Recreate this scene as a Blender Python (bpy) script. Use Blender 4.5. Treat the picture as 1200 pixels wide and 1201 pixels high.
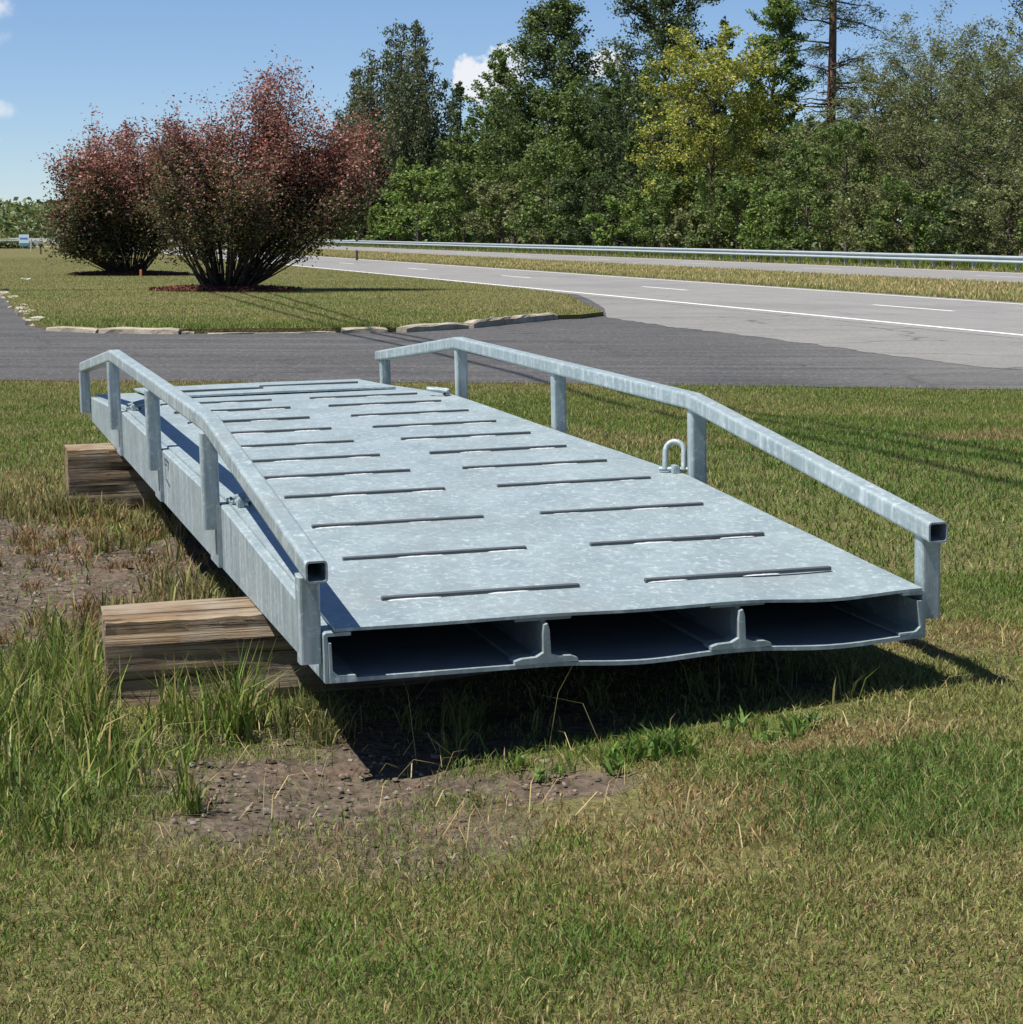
import bpy, bmesh, math, random
import numpy as np
from mathutils import Vector, Matrix, Euler

for o in list(bpy.data.objects):
    bpy.data.objects.remove(o, do_unlink=True)
scene = bpy.context.scene
C = scene.collection

# ------------------------------------------------------------------ camera
CAM_H = 1.6
FPX = 2622.8 / 1200.0                      # focal length in picture widths
PITCH = math.radians(7.18)
cam_d = bpy.data.cameras.new('camera')
cam = bpy.data.objects.new('camera', cam_d)
C.objects.link(cam)
cam.location = (0, 0, CAM_H)
cam.rotation_euler = (math.pi / 2 - PITCH, 0, 0)
cam_d.sensor_width = 36.0
cam_d.lens = FPX * 36.0
cam_d.clip_start = 0.1
cam_d.clip_end = 9000
scene.camera = cam

# ------------------------------------------------------------------ sun, sky, exposure
SHX, SHY = 0.48, 0.20                      # ground shadow of a 1 m stick
sun_el = math.atan2(1.0, math.hypot(SHX, SHY))
sun_az = math.atan2(-SHX, -SHY)            # from +Y towards +X
sl = bpy.data.lights.new('sun', 'SUN')
sl.energy = 5.0
sl.angle = math.radians(0.4)
sl.color = (1.0, 0.955, 0.88)
so = bpy.data.objects.new('sun', sl)
C.objects.link(so)
so.rotation_euler = Vector((SHX, SHY, -1)).to_track_quat('-Z', 'Y').to_euler()
so.location = (-20, -8, 40)

scene.view_settings.view_transform = 'Standard'
scene.view_settings.look = 'None'
scene.view_settings.exposure = 0.66
scene.view_settings.gamma = 1.0
scene.view_settings.use_curve_mapping = False


class NT:
    """tiny node-tree helper"""
    def __init__(s, tree):
        s.t = tree
        s.n = tree.nodes
        s.l = tree.links
        s.n.clear()

    def node(s, typ, **kw):
        n = s.n.new(typ)
        for k, v in kw.items():
            setattr(n, k, v)
        return n

    def put(s, sock, v):
        if hasattr(v, 'is_linked') or isinstance(v, bpy.types.NodeSocket):
            s.l.new(v, sock)
        elif v is not None:
            sock.default_value = v

    def math(s, op, a, b=None, c=None, clamp=False):
        n = s.node('ShaderNodeMath', operation=op, use_clamp=clamp)
        s.put(n.inputs[0], a)
        if b is not None: s.put(n.inputs[1], b)
        if c is not None: s.put(n.inputs[2], c)
        return n.outputs[0]

    def vmath(s, op, a, b=None):
        n = s.node('ShaderNodeVectorMath', operation=op)
        s.put(n.inputs[0], a)
        if b is not None: s.put(n.inputs[1], b)
        return n.outputs['Value'] if op in ('LENGTH', 'DISTANCE', 'DOT_PRODUCT') else n.outputs[0]

    def noise(s, vec, scale, detail=4, rough=0.55, dist=0.0, out='Fac'):
        n = s.node('ShaderNodeTexNoise')
        if vec is not None: s.l.new(vec, n.inputs['Vector'])
        n.inputs['Scale'].default_value = scale
        n.inputs['Detail'].default_value = detail
        n.inputs['Roughness'].default_value = rough
        n.inputs['Distortion'].default_value = dist
        return n.outputs[out]

    def voronoi(s, vec, scale, feature='F1', out='Distance'):
        n = s.node('ShaderNodeTexVoronoi', feature=feature)
        if vec is not None: s.l.new(vec, n.inputs['Vector'])
        n.inputs['Scale'].default_value = scale
        return n.outputs[out]

    def ramp(s, fac, stops, interp='LINEAR'):
        n = s.node('ShaderNodeValToRGB')
        n.color_ramp.interpolation = interp
        e = n.color_ramp.elements
        while len(e) < len(stops): e.new(0.5)
        for k, (p, c) in enumerate(stops):
            e[k].position = p
            e[k].color = (c, c, c, 1) if isinstance(c, (int, float)) else (*c, 1)
        s.l.new(fac, n.inputs[0])
        return n.outputs[0]

    def mix(s, fac, a, b, blend='MIX'):
        n = s.node('ShaderNodeMix', data_type='RGBA', blend_type=blend)
        s.put(n.inputs[0], fac)
        for k, v in ((6, a), (7, b)):
            if isinstance(v, tuple): v = (*v[:3], 1)
            s.put(n.inputs[k], v)
        return n.outputs[2]

    def step(s, x, a, b):
        n = s.node('ShaderNodeMapRange', interpolation_type='SMOOTHSTEP')
        s.put(n.inputs[0], x)
        n.inputs[1].default_value = a
        n.inputs[2].default_value = b
        return n.outputs[0]

    def mapping(s, vec, scale=(1, 1, 1), loc=(0, 0, 0), rot=(0, 0, 0)):
        n = s.node('ShaderNodeMapping')
        s.l.new(vec, n.inputs[0])
        n.inputs['Scale'].default_value = scale
        n.inputs['Location'].default_value = loc
        n.inputs['Rotation'].default_value = rot
        return n.outputs[0]

    def bump(s, h, strength=0.3, dist=0.01, normal=None):
        n = s.node('ShaderNodeBump')
        n.inputs['Strength'].default_value = strength
        n.inputs['Distance'].default_value = dist
        s.l.new(h, n.inputs['Height'])
        if normal is not None: s.l.new(normal, n.inputs['Normal'])
        return n.outputs[0]

    def coord(s, which='Object'):
        return s.node('ShaderNodeTexCoord').outputs[which]

    def geo(s, which='Position'):
        return s.node('ShaderNodeNewGeometry').outputs[which]

    def bsdf(s, color, rough=0.6, metal=0.0, normal=None, spec=0.5, out=True):
        n = s.node('ShaderNodeBsdfPrincipled')
        if isinstance(color, tuple): color = (*color[:3], 1)
        s.put(n.inputs['Base Color'], color)
        s.put(n.inputs['Roughness'], rough)
        s.put(n.inputs['Metallic'], metal)
        n.inputs['Specular IOR Level'].default_value = spec
        if normal is not None: s.l.new(normal, n.inputs['Normal'])
        if out: s.output(n.outputs[0])
        return n.outputs[0]

    def output(s, sh):
        o = s.node('ShaderNodeOutputMaterial')
        s.l.new(sh, o.inputs[0])


def mat(name, fn):
    m = bpy.data.materials.new(name)
    m.use_nodes = True
    fn(NT(m.node_tree))
    return m


world = bpy.data.worlds.new('World')
scene.world = world
world.use_nodes = True
w = NT(world.node_tree)
sky = w.node('ShaderNodeTexSky', sky_type='NISHITA')
sky.sun_disc = False
sky.sun_elevation = sun_el
sky.sun_rotation = sun_az % (2 * math.pi)
sky.altitude = 1500
sky.air_density = 0.85
sky.dust_density = 0.0
sky.ozone_density = 4.5
gen = w.coord('Generated')


def sky_dir(az_deg, el_deg):
    a, e = math.radians(az_deg), math.radians(el_deg)
    return (math.sin(a) * math.cos(e), math.cos(a) * math.cos(e), math.sin(e))


def cloud(az, el, wa, we, soft, amp, seed_scale):
    d = w.vmath('SUBTRACT', gen, sky_dir(az, el))
    n = w.node('ShaderNodeVectorMath', operation='MULTIPLY')
    w.l.new(d, n.inputs[0])
    n.inputs[1].default_value = (1 / math.radians(wa), 1 / math.radians(wa), 1 / math.radians(we))
    r = w.vmath('LENGTH', n.outputs[0])
    nz = w.noise(gen, seed_scale, 6, 0.6)
    f = w.math('SUBTRACT', w.math('MULTIPLY', w.math('SUBTRACT', nz, 0.5), amp), w.math('SUBTRACT', r, 1.0))
    return w.step(f, 0.0, soft)


cl = None
for args, op in (((-0.55, 3.75, 1.0, 0.75, 0.35, 2.6, 70), 1.0), ((2.3, 4.2, 0.7, 0.45, 0.6, 2.2, 80), 0.9),
                 ((-12.9, 5.45, 0.95, 0.42, 1.2, 3.0, 60), 0.8), ((-13.0, 4.7, 0.7, 0.3, 1.3, 3.0, 75), 0.55),
                 ((-12.85, 2.9, 0.6, 0.28, 1.1, 3.0, 80), 0.65), ((-13.0, 2.15, 0.5, 0.24, 0.9, 3.0, 80), 0.8),
                 ((-22, 6, 5, 1.3, 0.8, 3.0, 26), 0.8), ((20, 7, 6, 1.6, 0.8, 3.0, 22), 0.8), ((60, 9, 9, 2.5, 0.8, 3.0, 15), 0.8),
                 ((-75, 10, 9, 2.5, 0.8, 3.0, 15), 0.8), ((140, 9, 12, 3, 0.8, 3.0, 12), 0.8), ((-140, 11, 12, 3, 0.8, 3.0, 12), 0.8)):
    c1 = w.math('MULTIPLY', cloud(*args), op)
    cl = c1 if cl is None else w.math('MAXIMUM', cl, c1)
skyc = w.node('ShaderNodeHueSaturation')
skyc.inputs['Saturation'].default_value = 1.0
skyc.inputs['Value'].default_value = 1.0
w.l.new(sky.outputs[0], skyc.inputs['Color'])
tint = w.mix(1.0, skyc.outputs[0], (1.02, 1.05, 1.14), 'MULTIPLY')
colr = w.mix(cl, tint, (8.6, 8.9, 9.4))
bg = w.node('ShaderNodeBackground')
bg.inputs[1].default_value = 0.063
w.l.new(colr, bg.inputs[0])
wo = w.node('ShaderNodeOutputWorld')
w.l.new(bg.outputs[0], wo.inputs[0])

# ------------------------------------------------------------------ helpers
rng = np.random.default_rng(7)
random.seed(7)


def link(o, parent=None):
    C.objects.link(o)
    if parent is not None: o.parent = parent
    return o


def obj(name, me, m=None, parent=None, smooth=False):
    if isinstance(me, bmesh.types.BMesh):
        bm = me
        me = bpy.data.meshes.new(name)
        bm.normal_update()
        bm.to_mesh(me)
        bm.free()
    if m is not None and len(me.materials) == 0: me.materials.append(m)
    if smooth:
        me.polygons.foreach_set('use_smooth', [True] * len(me.polygons))
    return link(bpy.data.objects.new(name, me), parent)


def tag(o, label=None, cat=None, group=None, kind=None):
    if label: o['label'] = label
    if cat: o['category'] = cat
    if group: o['group'] = group
    if kind: o['kind'] = kind
    return o


def empty(name, loc=(0, 0, 0), rz=0.0):
    o = bpy.data.objects.new(name, None)
    o.location = loc
    o.rotation_euler = (0, 0, rz)
    return link(o)


def np_mesh(name, verts, faces, k, cols=None):
    """verts (N,3), faces (M,k) -> mesh, optional per-vertex albedo"""
    verts = np.ascontiguousarray(verts, dtype=np.float32)
    faces = np.ascontiguousarray(faces, dtype=np.int32)
    me = bpy.data.meshes.new(name)
    me.vertices.add(len(verts))
    me.vertices.foreach_set('co', verts.ravel())
    me.loops.add(faces.size)
    me.loops.foreach_set('vertex_index', faces.ravel())
    me.polygons.add(len(faces))
    me.polygons.foreach_set('loop_start', np.arange(0, faces.size, k, dtype=np.int32))
    if cols is not None:
        a = me.color_attributes.new('col', 'FLOAT_COLOR', 'POINT')
        c4 = np.ones((len(verts), 4), dtype=np.float32)
        c4[:, :3] = cols
        a.data.foreach_set('color', c4.ravel())
    me.update()
    me.validate()
    return me


def add_box(bm, x0, x1, y0, y1, z0, z1):
    v = [bm.verts.new(p) for p in ((x0, y0, z0), (x1, y0, z0), (x1, y1, z0), (x0, y1, z0), (x0, y0, z1), (x1, y0, z1), (x1, y1, z1), (x0, y1, z1))]
    for f in ((3, 2, 1, 0), (4, 5, 6, 7), (0, 1, 5, 4), (1, 2, 6, 5), (2, 3, 7, 6), (3, 0, 4, 7)):
        bm.faces.new([v[i] for i in f])
    return v


def box_bm(*a, bevel=0.0, seg=2):
    bm = bmesh.new()
    add_box(bm, *a)
    if bevel:
        bmesh.ops.bevel(bm, geom=bm.edges[:], offset=bevel, segments=seg, affect='EDGES', profile=0.5)
    return bm


def loft(bm, rings, closed=True, cap0=True, cap1=True):
    """rings: list of lists of points (same count)"""
    R = [[bm.verts.new(p) for p in r] for r in rings]
    n = len(R[0])
    for a, b in zip(R, R[1:]):
        for i in range(n if closed else n - 1):
            j = (i + 1) % n
            bm.faces.new((a[i], a[j], b[j], b[i]))
    if closed and cap0: bm.faces.new(list(reversed(R[0])))
    if closed and cap1: bm.faces.new(R[-1])
    bmesh.ops.recalc_face_normals(bm, faces=bm.faces[:])
    return R


def tube_pts(pts, radii, sides=6):
    """tapered tube round a polyline -> verts, quads (numpy)"""
    P = np.asarray(pts, float)
    T = np.gradient(P, axis=0)
    T /= np.linalg.norm(T, axis=1, keepdims=True) + 1e-9
    ref = np.array([0.31, 0.87, 0.11])
    A = np.cross(T, ref)
    A /= np.linalg.norm(A, axis=1, keepdims=True) + 1e-9
    B = np.cross(T, A)
    th = np.linspace(0, 2 * np.pi, sides, endpoint=False)
    r = np.asarray(radii)[:, None, None]
    V = P[:, None, :] + r * (np.cos(th)[None, :, None] * A[:, None, :] + np.sin(th)[None, :, None] * B[:, None, :])
    n = len(P)
    i = np.arange(n - 1)[:, None] * sides
    j = np.arange(sides)[None, :]
    F = np.stack([i + j, i + (j + 1) % sides, i + sides + (j + 1) % sides, i + sides + j], -1).reshape(-1, 4)
    return V.reshape(-1, 3), F


class Tubes:
    def __init__(s): s.v, s.f, s.n = [], [], 0

    def add(s, pts, radii, sides=5):
        v, f = tube_pts(pts, radii, sides)
        s.v.append(v)
        s.f.append(f + s.n)
        s.n += len(v)

    def mesh(s, name): return np_mesh(name, np.concatenate(s.v), np.concatenate(s.f), 4)


def vnoise(x, y, scale, seed=0, octaves=3):
    """smooth value noise 0..1"""
    out = np.zeros_like(np.asarray(x, float))
    amp, tot = 1.0, 0.0
    for o in range(octaves):
        xs, ys = np.asarray(x) * scale * 2 ** o + 37.1 * seed, np.asarray(y) * scale * 2 ** o + 11.7 * seed
        xi, yi = np.floor(xs).astype(np.int64), np.floor(ys).astype(np.int64)
        xf, yf = xs - xi, ys - yi
        xf, yf = xf * xf * (3 - 2 * xf), yf * yf * (3 - 2 * yf)

        def h(a, b):
            n = (a * 374761393 + b * 668265263 + (seed + o) * 974711) & 0x7fffffff
            n = ((n ^ (n >> 13)) * 1274126177) & 0x7fffffff
            return ((n ^ (n >> 16)) & 0xffff) / 65535.0
        v = (h(xi, yi) * (1 - xf) + h(xi + 1, yi) * xf) * (1 - yf) + (h(xi, yi + 1) * (1 - xf) + h(xi + 1, yi + 1) * xf) * yf
        out += amp * v
        tot += amp
        amp *= 0.5
    return out / tot


def sstep(x, a, b):
    t = np.clip((np.asarray(x, float) - a) / (b - a), 0, 1)
    return t * t * (3 - 2 * t)


def blob(x, y, cx, cy, rx, ry, rot=0.0):
    c, s = math.cos(rot), math.sin(rot)
    dx, dy = x - cx, y - cy
    u, v = c * dx + s * dy, -s * dx + c * dy
    r = np.sqrt((u / rx) ** 2 + (v / ry) ** 2)
    n = (vnoise(x, y, 3.0, 5, 4) - 0.5) * 1.1
    return 1 - sstep(r + n, 0.5, 1.3)


# ------------------------------------------------------------------ bridge frame
BX, BY, BZ, YAW = -0.507, 5.998, 0.372, 0.2648
BW, BL, BA = 1.785, 7.818, 2.05            # width, length, ramp length
ZD_E, ZD_M = 0.147, 0.2395                 # deck height above the bottom plate, at ends / middle
ZR_E, ZR_M = 0.319, 0.522                  # rail centre line
TB = 0.061                                 # square tube
BP, BR = 0.0112, 0.0236                    # slope along, slope across
cy_, sy_ = math.cos(YAW), math.sin(YAW)


def bridge_uv(x, y):
    dx, dy = x - BX, y - BY
    return -sy_ * dx + cy_ * dy, cy_ * dx + sy_ * dy


def ground_z(x, y):
    x, y = np.asarray(x, float), np.asarray(y, float)
    u, v = bridge_uv(x, y)
    base = 0.095 + 0.165 * sstep(v, -0.1, 2.1)
    win = (0.55 + 0.45 * sstep(y, 3.0, 5.8)) * (1 - sstep(y, 12.0, 21.5))
    far = 1 - sstep(np.abs(x), 9, 16)
    near = (1 - sstep(y, 18, 24)) * far
    bump = (vnoise(x, y, 1.3, 3, 3) - 0.5) * 0.045 + (vnoise(x, y, 9.0, 4, 2) - 0.5) * 0.014
    return base * win * far + bump * near


# road frame: distance 'off' from the camera's foot across the road, 's' along it
RD = np.array([-0.252, 0.968])
RN = np.array([0.968, 0.252])


def road_xy(off, s):
    return RN[0] * off + RD[0] * s, RN[1] * off + RD[1] * s


# patches of the near lawn (world metres)
def patches(x, y):
    u, v = bridge_uv(x, y)
    dirt = np.maximum.reduce([blob(x, y, -2.2, 9.5, 1.1, 2.1, 0.15), blob(x, y, -3.0, 10.5, 1.2, 1.7), blob(x, y, -.35, 5.5, .75, .42) * .6, blob(x, y, -1.25, 8.6, 0.3, 0.5) * .8,
                              blob(x, y, -0.58, 5.93, 0.62, 0.46), blob(x, y, -0.02, 5.85, 0.42, 0.16, -0.1) * 0.9, blob(x, y, -0.45, 5.3, 0.6, 0.3) * .45,
                              blob(x, y, -0.75, 6.55, 0.35, 0.22) * 0.7])
    under = sstep(u, -0.12, 0.25) * (1 - sstep(u, BL - 0.3, BL + 0.1)) * sstep(v, 0.0, 0.25) * (1 - sstep(v, BW - 0.35, BW))
    dry = np.maximum.reduce([blob(x, y, 0.25, 5.6, 0.4, 0.34), blob(x, y, 0.93, 6.02, 0.4, 0.16, 0.1), blob(x, y, 0.42, 5.15, 0.4, 0.3) * 0.6,
                             blob(x, y, -2.5, 12.0, 1.3, 0.9) * 0.8, blob(x, y, -3.6, 13.5, 1.4, 0.8) * 0.7,
                             blob(x, y, 1.5, 7.2, 0.4, 0.35) * 0.7, blob(x, y, 3.6, 15.5, 0.8, 0.6) * 0.8, blob(x, y, 0.8, 15.0, 0.9, 1.2) * 0.35])
    lush = np.maximum.reduce([blob(x, y, 0.95, 5.45, 0.7, 0.5), blob(x, y, 2.6, 12.5, 2.0, 5.0) * 0.8, blob(x, y, -0.1, 4.45, 0.5, 0.3) * 0.6,
                              blob(x, y, -1.25, 5.9, 0.45, 0.75) * 0.8])
    return dirt, under, dry, lush


# ------------------------------------------------------------------ materials
def m_ground(t):
    pos = t.geo('Position')
    a = t.node('ShaderNodeAttribute', attribute_name='patch').outputs['Color']
    sep = t.node('ShaderNodeSeparateColor')
    t.l.new(a, sep.inputs[0])
    n1 = t.noise(pos, 2.2, 6, 0.6)
    n2 = t.noise(pos, 38, 4, 0.65)
    n3 = t.noise(pos, 0.35, 4, 0.6)
    nf = t.noise(pos, 150, 3, 0.7)
    n2 = t.math('ADD', t.math('MULTIPLY', n2, .5), t.math('MULTIPLY', nf, .5))
    thatch = t.mix(t.ramp(n2, [(0.38, 0.0), (0.62, 1.0)]), (0.03, 0.034, 0.014), (0.19, 0.165, 0.07))
    lawn = t.mix(t.ramp(n1, [(0.35, 0.0), (0.68, 1.0)]), thatch, t.mix(t.ramp(n2, [(0.36, 0.0), (0.64, 1.0)]), (0.05, 0.065, 0.02), (0.22, 0.2, 0.075)))
    lawn = t.mix(t.ramp(n3, [(0.45, 0.0), (0.7, 0.5)]), lawn, (0.17, 0.14, 0.06))
    soil = t.mix(t.ramp(t.noise(pos, 17, 6, 0.7), [(0.3, 0.0), (0.72, 1.0)]), (0.04, 0.03, 0.023), (0.175, 0.14, 0.105))
    soil = t.mix(t.step(t.noise(pos, 4.0, 4, 0.6), 0.5, 0.75), soil, (0.13, 0.085, 0.065))
    col = t.mix(t.step(sep.outputs[0], 0.15, 0.75), lawn, soil)
    h = t.math('ADD', t.math('MULTIPLY', t.noise(pos, 55, 5, 0.7), 0.6), t.voronoi(pos, 34))
    t.bsdf(col, 0.95, normal=t.bump(h, 0.9, 0.02), spec=0.15)


M = {}
M['ground'] = mat('lawn_ground', m_ground)


def m_blade(t):
    a = t.node('ShaderNodeAttribute', attribute_name='col').outputs['Color']
    d = t.node('ShaderNodeBsdfPrincipled')
    t.l.new(a, d.inputs['Base Color'])
    d.inputs['Roughness'].default_value = 0.55
    d.inputs['Specular IOR Level'].default_value = 0.25
    tr = t.node('ShaderNodeBsdfTranslucent')
    t.l.new(a, tr.inputs[0])
    mx = t.node('ShaderNodeMixShader')
    mx.inputs[0].default_value = 0.3
    t.l.new(d.outputs[0], mx.inputs[1])
    t.l.new(tr.outputs[0], mx.inputs[2])
    t.output(mx.outputs[0])


M['blade'] = mat('grass_blade', m_blade)
M['leaf'] = mat('leaf', m_blade)


def m_steel(t):
    p = t.coord('Object')
    geo = t.geo('Normal')
    sep = t.node('ShaderNodeSeparateXYZ')
    t.l.new(geo, sep.inputs[0])
    pm = t.mapping(p, (1.0, 0.7, 1.0))
    spangle = t.voronoi(pm, 34, 'F1', 'Color')
    sg = t.node('ShaderNodeSeparateColor')
    t.l.new(spangle, sg.inputs[0])
    n1 = t.noise(pm, 6, 6, 0.65)
    n2 = t.noise(pm, 44, 5, 0.68, 0.6)
    streak = t.noise(t.mapping(p, (22, 22, 1.2)), 1.0, 5, 0.6)
    base = t.mix(t.ramp(n1, [(0.3, 0.0), (0.7, 1.0)]), (0.235, 0.30, 0.32), (0.355, 0.425, 0.44))
    base = t.mix(t.math('MULTIPLY', sg.outputs[0], 0.3), base, (0.20, 0.26, 0.28))
    base = t.mix(t.ramp(n2, [(0.53, 0.0), (0.68, 0.6)]), base, (0.58, 0.64, 0.645))
    side = t.math('SUBTRACT', 1.0, t.math('ABSOLUTE', sep.outputs[2]))
    base = t.mix(t.math('MULTIPLY', t.ramp(streak, [(0.5, 0.0), (0.75, 0.6)]), side), base, (0.78, 0.81, 0.82))
    dirt = t.ramp(t.noise(p, 2.3, 5, 0.6), [(0.48, 0.0), (0.75, 0.6)])
    base = t.mix(dirt, base, (0.25, 0.28, 0.275))
    base = t.mix(t.ramp(t.noise(p, 9, 6, 0.75, 1.5), [(0.62, 0.0), (0.72, 0.45)]), base, (0.24, 0.235, 0.21))
    rough = t.math('ADD', 0.40, t.math('MULTIPLY', n2, 0.28))
    h = t.math('ADD', t.math('MULTIPLY', n2, 0.5), t.math('MULTIPLY', t.noise(p, 2.5, 3, 0.5), 6.0))
    t.bsdf(base, rough, 0.34, t.bump(h, 0.16, 0.006), 0.5)


M['steel'] = mat('galvanised_steel', m_steel)
M['weld'] = mat('weld_bead', lambda t: t.bsdf(t.mix(t.noise(t.coord('Object'), 120, 3), (0.55, 0.6, 0.64), (0.86, 0.88, 0.88)), 0.4, 0.3))
M['mark'] = mat('black_marker', lambda t: t.bsdf((0.035, 0.04, 0.045), 0.6))


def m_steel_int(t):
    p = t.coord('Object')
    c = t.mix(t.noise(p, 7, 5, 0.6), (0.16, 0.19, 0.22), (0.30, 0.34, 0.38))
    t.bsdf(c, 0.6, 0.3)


M['steel_shaded'] = mat('shaded_zinc', m_steel_int)  # same zinc, coloured darker to deepen the shade inside the box
M['bar'] = mat('shaded_bar_steel', lambda t: t.bsdf(t.mix(t.noise(t.coord('Object'), 14, 4, .6), (.05, .06, .065), (.11, .125, .135)), .6, .2))  # bars coloured darker all over to stand for their shaded front faces


def m_wood(t):
    p = t.coord('Object')
    g = t.mapping(p, (1.5, 58, 58))
    n = t.noise(g, 1.0, 6, 0.65, 0.4)
    fine = t.noise(t.mapping(p, (6, 210, 210)), 1.0, 3, 0.6)
    big = t.noise(p, 3.5, 4, 0.6)
    c = t.ramp(n, [(0.25, (0.05, 0.033, 0.02)), (0.42, (0.15, 0.10, 0.06)), (0.58, (0.27, 0.19, 0.115)), (0.8, (0.40, 0.31, 0.205))])
    c = t.mix(t.ramp(big, [(0.42, 0.0), (0.7, 0.75)]), c, t.mix(fine, (0.20, 0.175, 0.14), (0.40, 0.36, 0.29)))
    crack = t.math('MULTIPLY', t.ramp(t.noise(t.mapping(p, (1.1, 46, 46)), 1.0, 4, 0.7, 0.5), [(0.37, 1.0), (0.43, 0.0)]), 0.92)
    c = t.mix(crack, c, (0.03, 0.022, 0.015))
    h = t.math('SUBTRACT', t.math('ADD', n, t.math('MULTIPLY', fine, 0.3)), t.math('MULTIPLY', crack, 1.5))
    t.bsdf(c, 0.85, 0.0, t.bump(h, 0.7, 0.012), 0.2)


M['wood'] = mat('weathered_timber', m_wood)


def m_asphalt(dark, light, speck, crackamt, streak_rot, fade=False):
    def f(t):
        p = t.geo('Position')
        n1 = t.noise(p, 0.6, 6, 0.7)
        n2 = t.noise(p, 16, 5, 0.85)
        st = t.noise(t.mapping(t.mapping(p, rot=(0, 0, streak_rot)), (0.08, 2.4, 1)), 1.0, 6, 0.7)
        c = t.mix(t.ramp(n1, [(0.3, 0.0), (0.7, 1.0)]), dark, light)
        c = t.mix(t.ramp(st, [(0.45, 0.0), (0.62, 0.65 if fade else 0.3)]), c, tuple(v * (1.45 if fade else 1.15) for v in light))
        c = t.mix(t.ramp(n2, [(0.54, 0.0), (0.64, speck)]), c, (0.36, 0.35, 0.33))
        c = t.mix(t.ramp(n2, [(0.34, 0.6), (0.46, 0.0)]), c, tuple(v * 0.45 for v in dark))
        if fade:                            # the drive wears paler towards the road end
            sx = t.node('ShaderNodeSeparateXYZ')
            t.l.new(p, sx.inputs[0])
            wx = t.math('ADD', sx.outputs[0], t.math('MULTIPLY', t.math('SUBTRACT', t.noise(t.mapping(p, (.5, 1.2, 1)), 1.0, 6, .7), .5), 9.0))
            c = t.mix(t.math('MULTIPLY', t.step(wx, 2.0, 8.5), .8), c, t.mix(n2, (0.11, 0.108, 0.104), (0.2, 0.195, 0.185)))
        d = t.noise(p, 0.5, 3, 0.6, out='Color')
        sc = t.node('ShaderNodeVectorMath', operation='SCALE')
        t.l.new(d, sc.inputs[0])
        sc.inputs['Scale'].default_value = 2.2
        wp = t.vmath('ADD', p, sc.outputs[0])
        v = t.voronoi(wp, 0.16, 'DISTANCE_TO_EDGE')
        ck = t.math('MULTIPLY', t.ramp(v, [(0.0, 1.0), (0.012, 0.0)]), crackamt)
        c = t.mix(ck, c, (0.02, 0.02, 0.02))
        pt = t.noise(p, 0.12, 3, 0.5)
        c = t.mix(t.ramp(pt, [(0.58, 0.0), (0.62, 0.3)]), c, tuple(v * 0.8 for v in dark))
        t.bsdf(c, 0.85, 0.0, t.bump(n2, 0.5, 0.01), 0.3)
    return f


M['drive'] = mat('worn_dark_asphalt', m_asphalt((0.042, 0.042, 0.043), (0.068, 0.067, 0.066), 0.42, 0.35, 0.05, True))
M['road'] = mat('pale_asphalt', m_asphalt((0.175, 0.172, 0.168), (0.225, 0.22, 0.21), 0.3, 0.2, -1.825))
M['apron'] = mat('grey_apron_asphalt', m_asphalt((0.15, 0.147, 0.142), (0.21, 0.205, 0.19), 0.5, 0.6, 0.3))


def m_paint(t):
    p = t.geo('Position')
    n = t.noise(p, 9, 5, 0.7)
    t.bsdf(t.mix(t.ramp(n, [(0.3, 0.0), (0.42, 1.0)]), (0.38, 0.37, 0.35), (0.74, 0.74, 0.71)), 0.6)


M['paint'] = mat('white_road_paint', m_paint)


def m_concrete(t):
    p = t.geo('Position')
    c = t.mix(t.ramp(t.noise(p, 2.5, 6, 0.65), [(0.3, 0.0), (0.7, 1.0)]), (0.19, 0.165, 0.125), (0.43, 0.39, 0.31))
    c = t.mix(t.ramp(t.noise(p, 18, 4, 0.7), [(0.55, 0.0), (0.75, 0.6)]), c, (0.12, 0.10, 0.08))
    t.bsdf(c, 0.9, 0, t.bump(t.noise(p, 14, 5, 0.7), 0.6, 0.03), 0.2)


M['concrete'] = mat('old_concrete', m_concrete)


def m_mulch(t):
    p = t.geo('Position')
    v = t.voronoi(p, 11, 'F1', 'Color')
    c = t.mix(v, (0.05, 0.018, 0.013), (0.14, 0.045, 0.03))
    t.bsdf(c, 0.9, 0, t.bump(t.voronoi(p, 11), 1.0, 0.08), 0.2)


M['mulch'] = mat('red_mulch', m_mulch)


def m_bark(a, b, sc=1.0):
    def f(t):
        p = t.coord('Object')
        n = t.noise(t.mapping(p, (5 * sc, 5 * sc, 1.1 * sc)), 1.0, 6, 0.7, 0.5)
        t.bsdf(t.mix(t.ramp(n, [(0.35, 0.0), (0.65, 1.0)]), a, b), 0.9, 0, t.bump(n, 0.9, 0.06), 0.2)
    return f


M['bark'] = mat('grey_brown_bark', m_bark((0.045, 0.036, 0.028), (0.16, 0.135, 0.11)))
M['pine_bark'] = mat('reddish_pine_bark', m_bark((0.075, 0.04, 0.028), (0.27, 0.165, 0.115)))
M['grey_bark'] = mat('pale_grey_bark', m_bark((0.15, 0.14, 0.12), (0.32, 0.30, 0.27)))
M['stem'] = mat('dark_shrub_stem', m_bark((0.03, 0.024, 0.02), (0.11, 0.09, 0.075), 3))


def m_guard(t):
    p = t.coord('Object')
    c = t.mix(t.noise(p, 1.5, 4), (0.36, 0.42, 0.45), (0.52, 0.58, 0.6))
    t.bsdf(c, 0.45, 0.4)


M['guard'] = mat('galvanised_guardrail', m_guard)


def plain(name, col, rough=0.6, var=0.15):
    def f(t):
        n = t.noise(t.coord('Object'), 6, 4, 0.6)
        t.bsdf(t.mix(n, tuple(v * (1 - var) for v in col), tuple(min(1, v * (1 + var)) for v in col)), rough)
    return mat(name, f)


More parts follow.
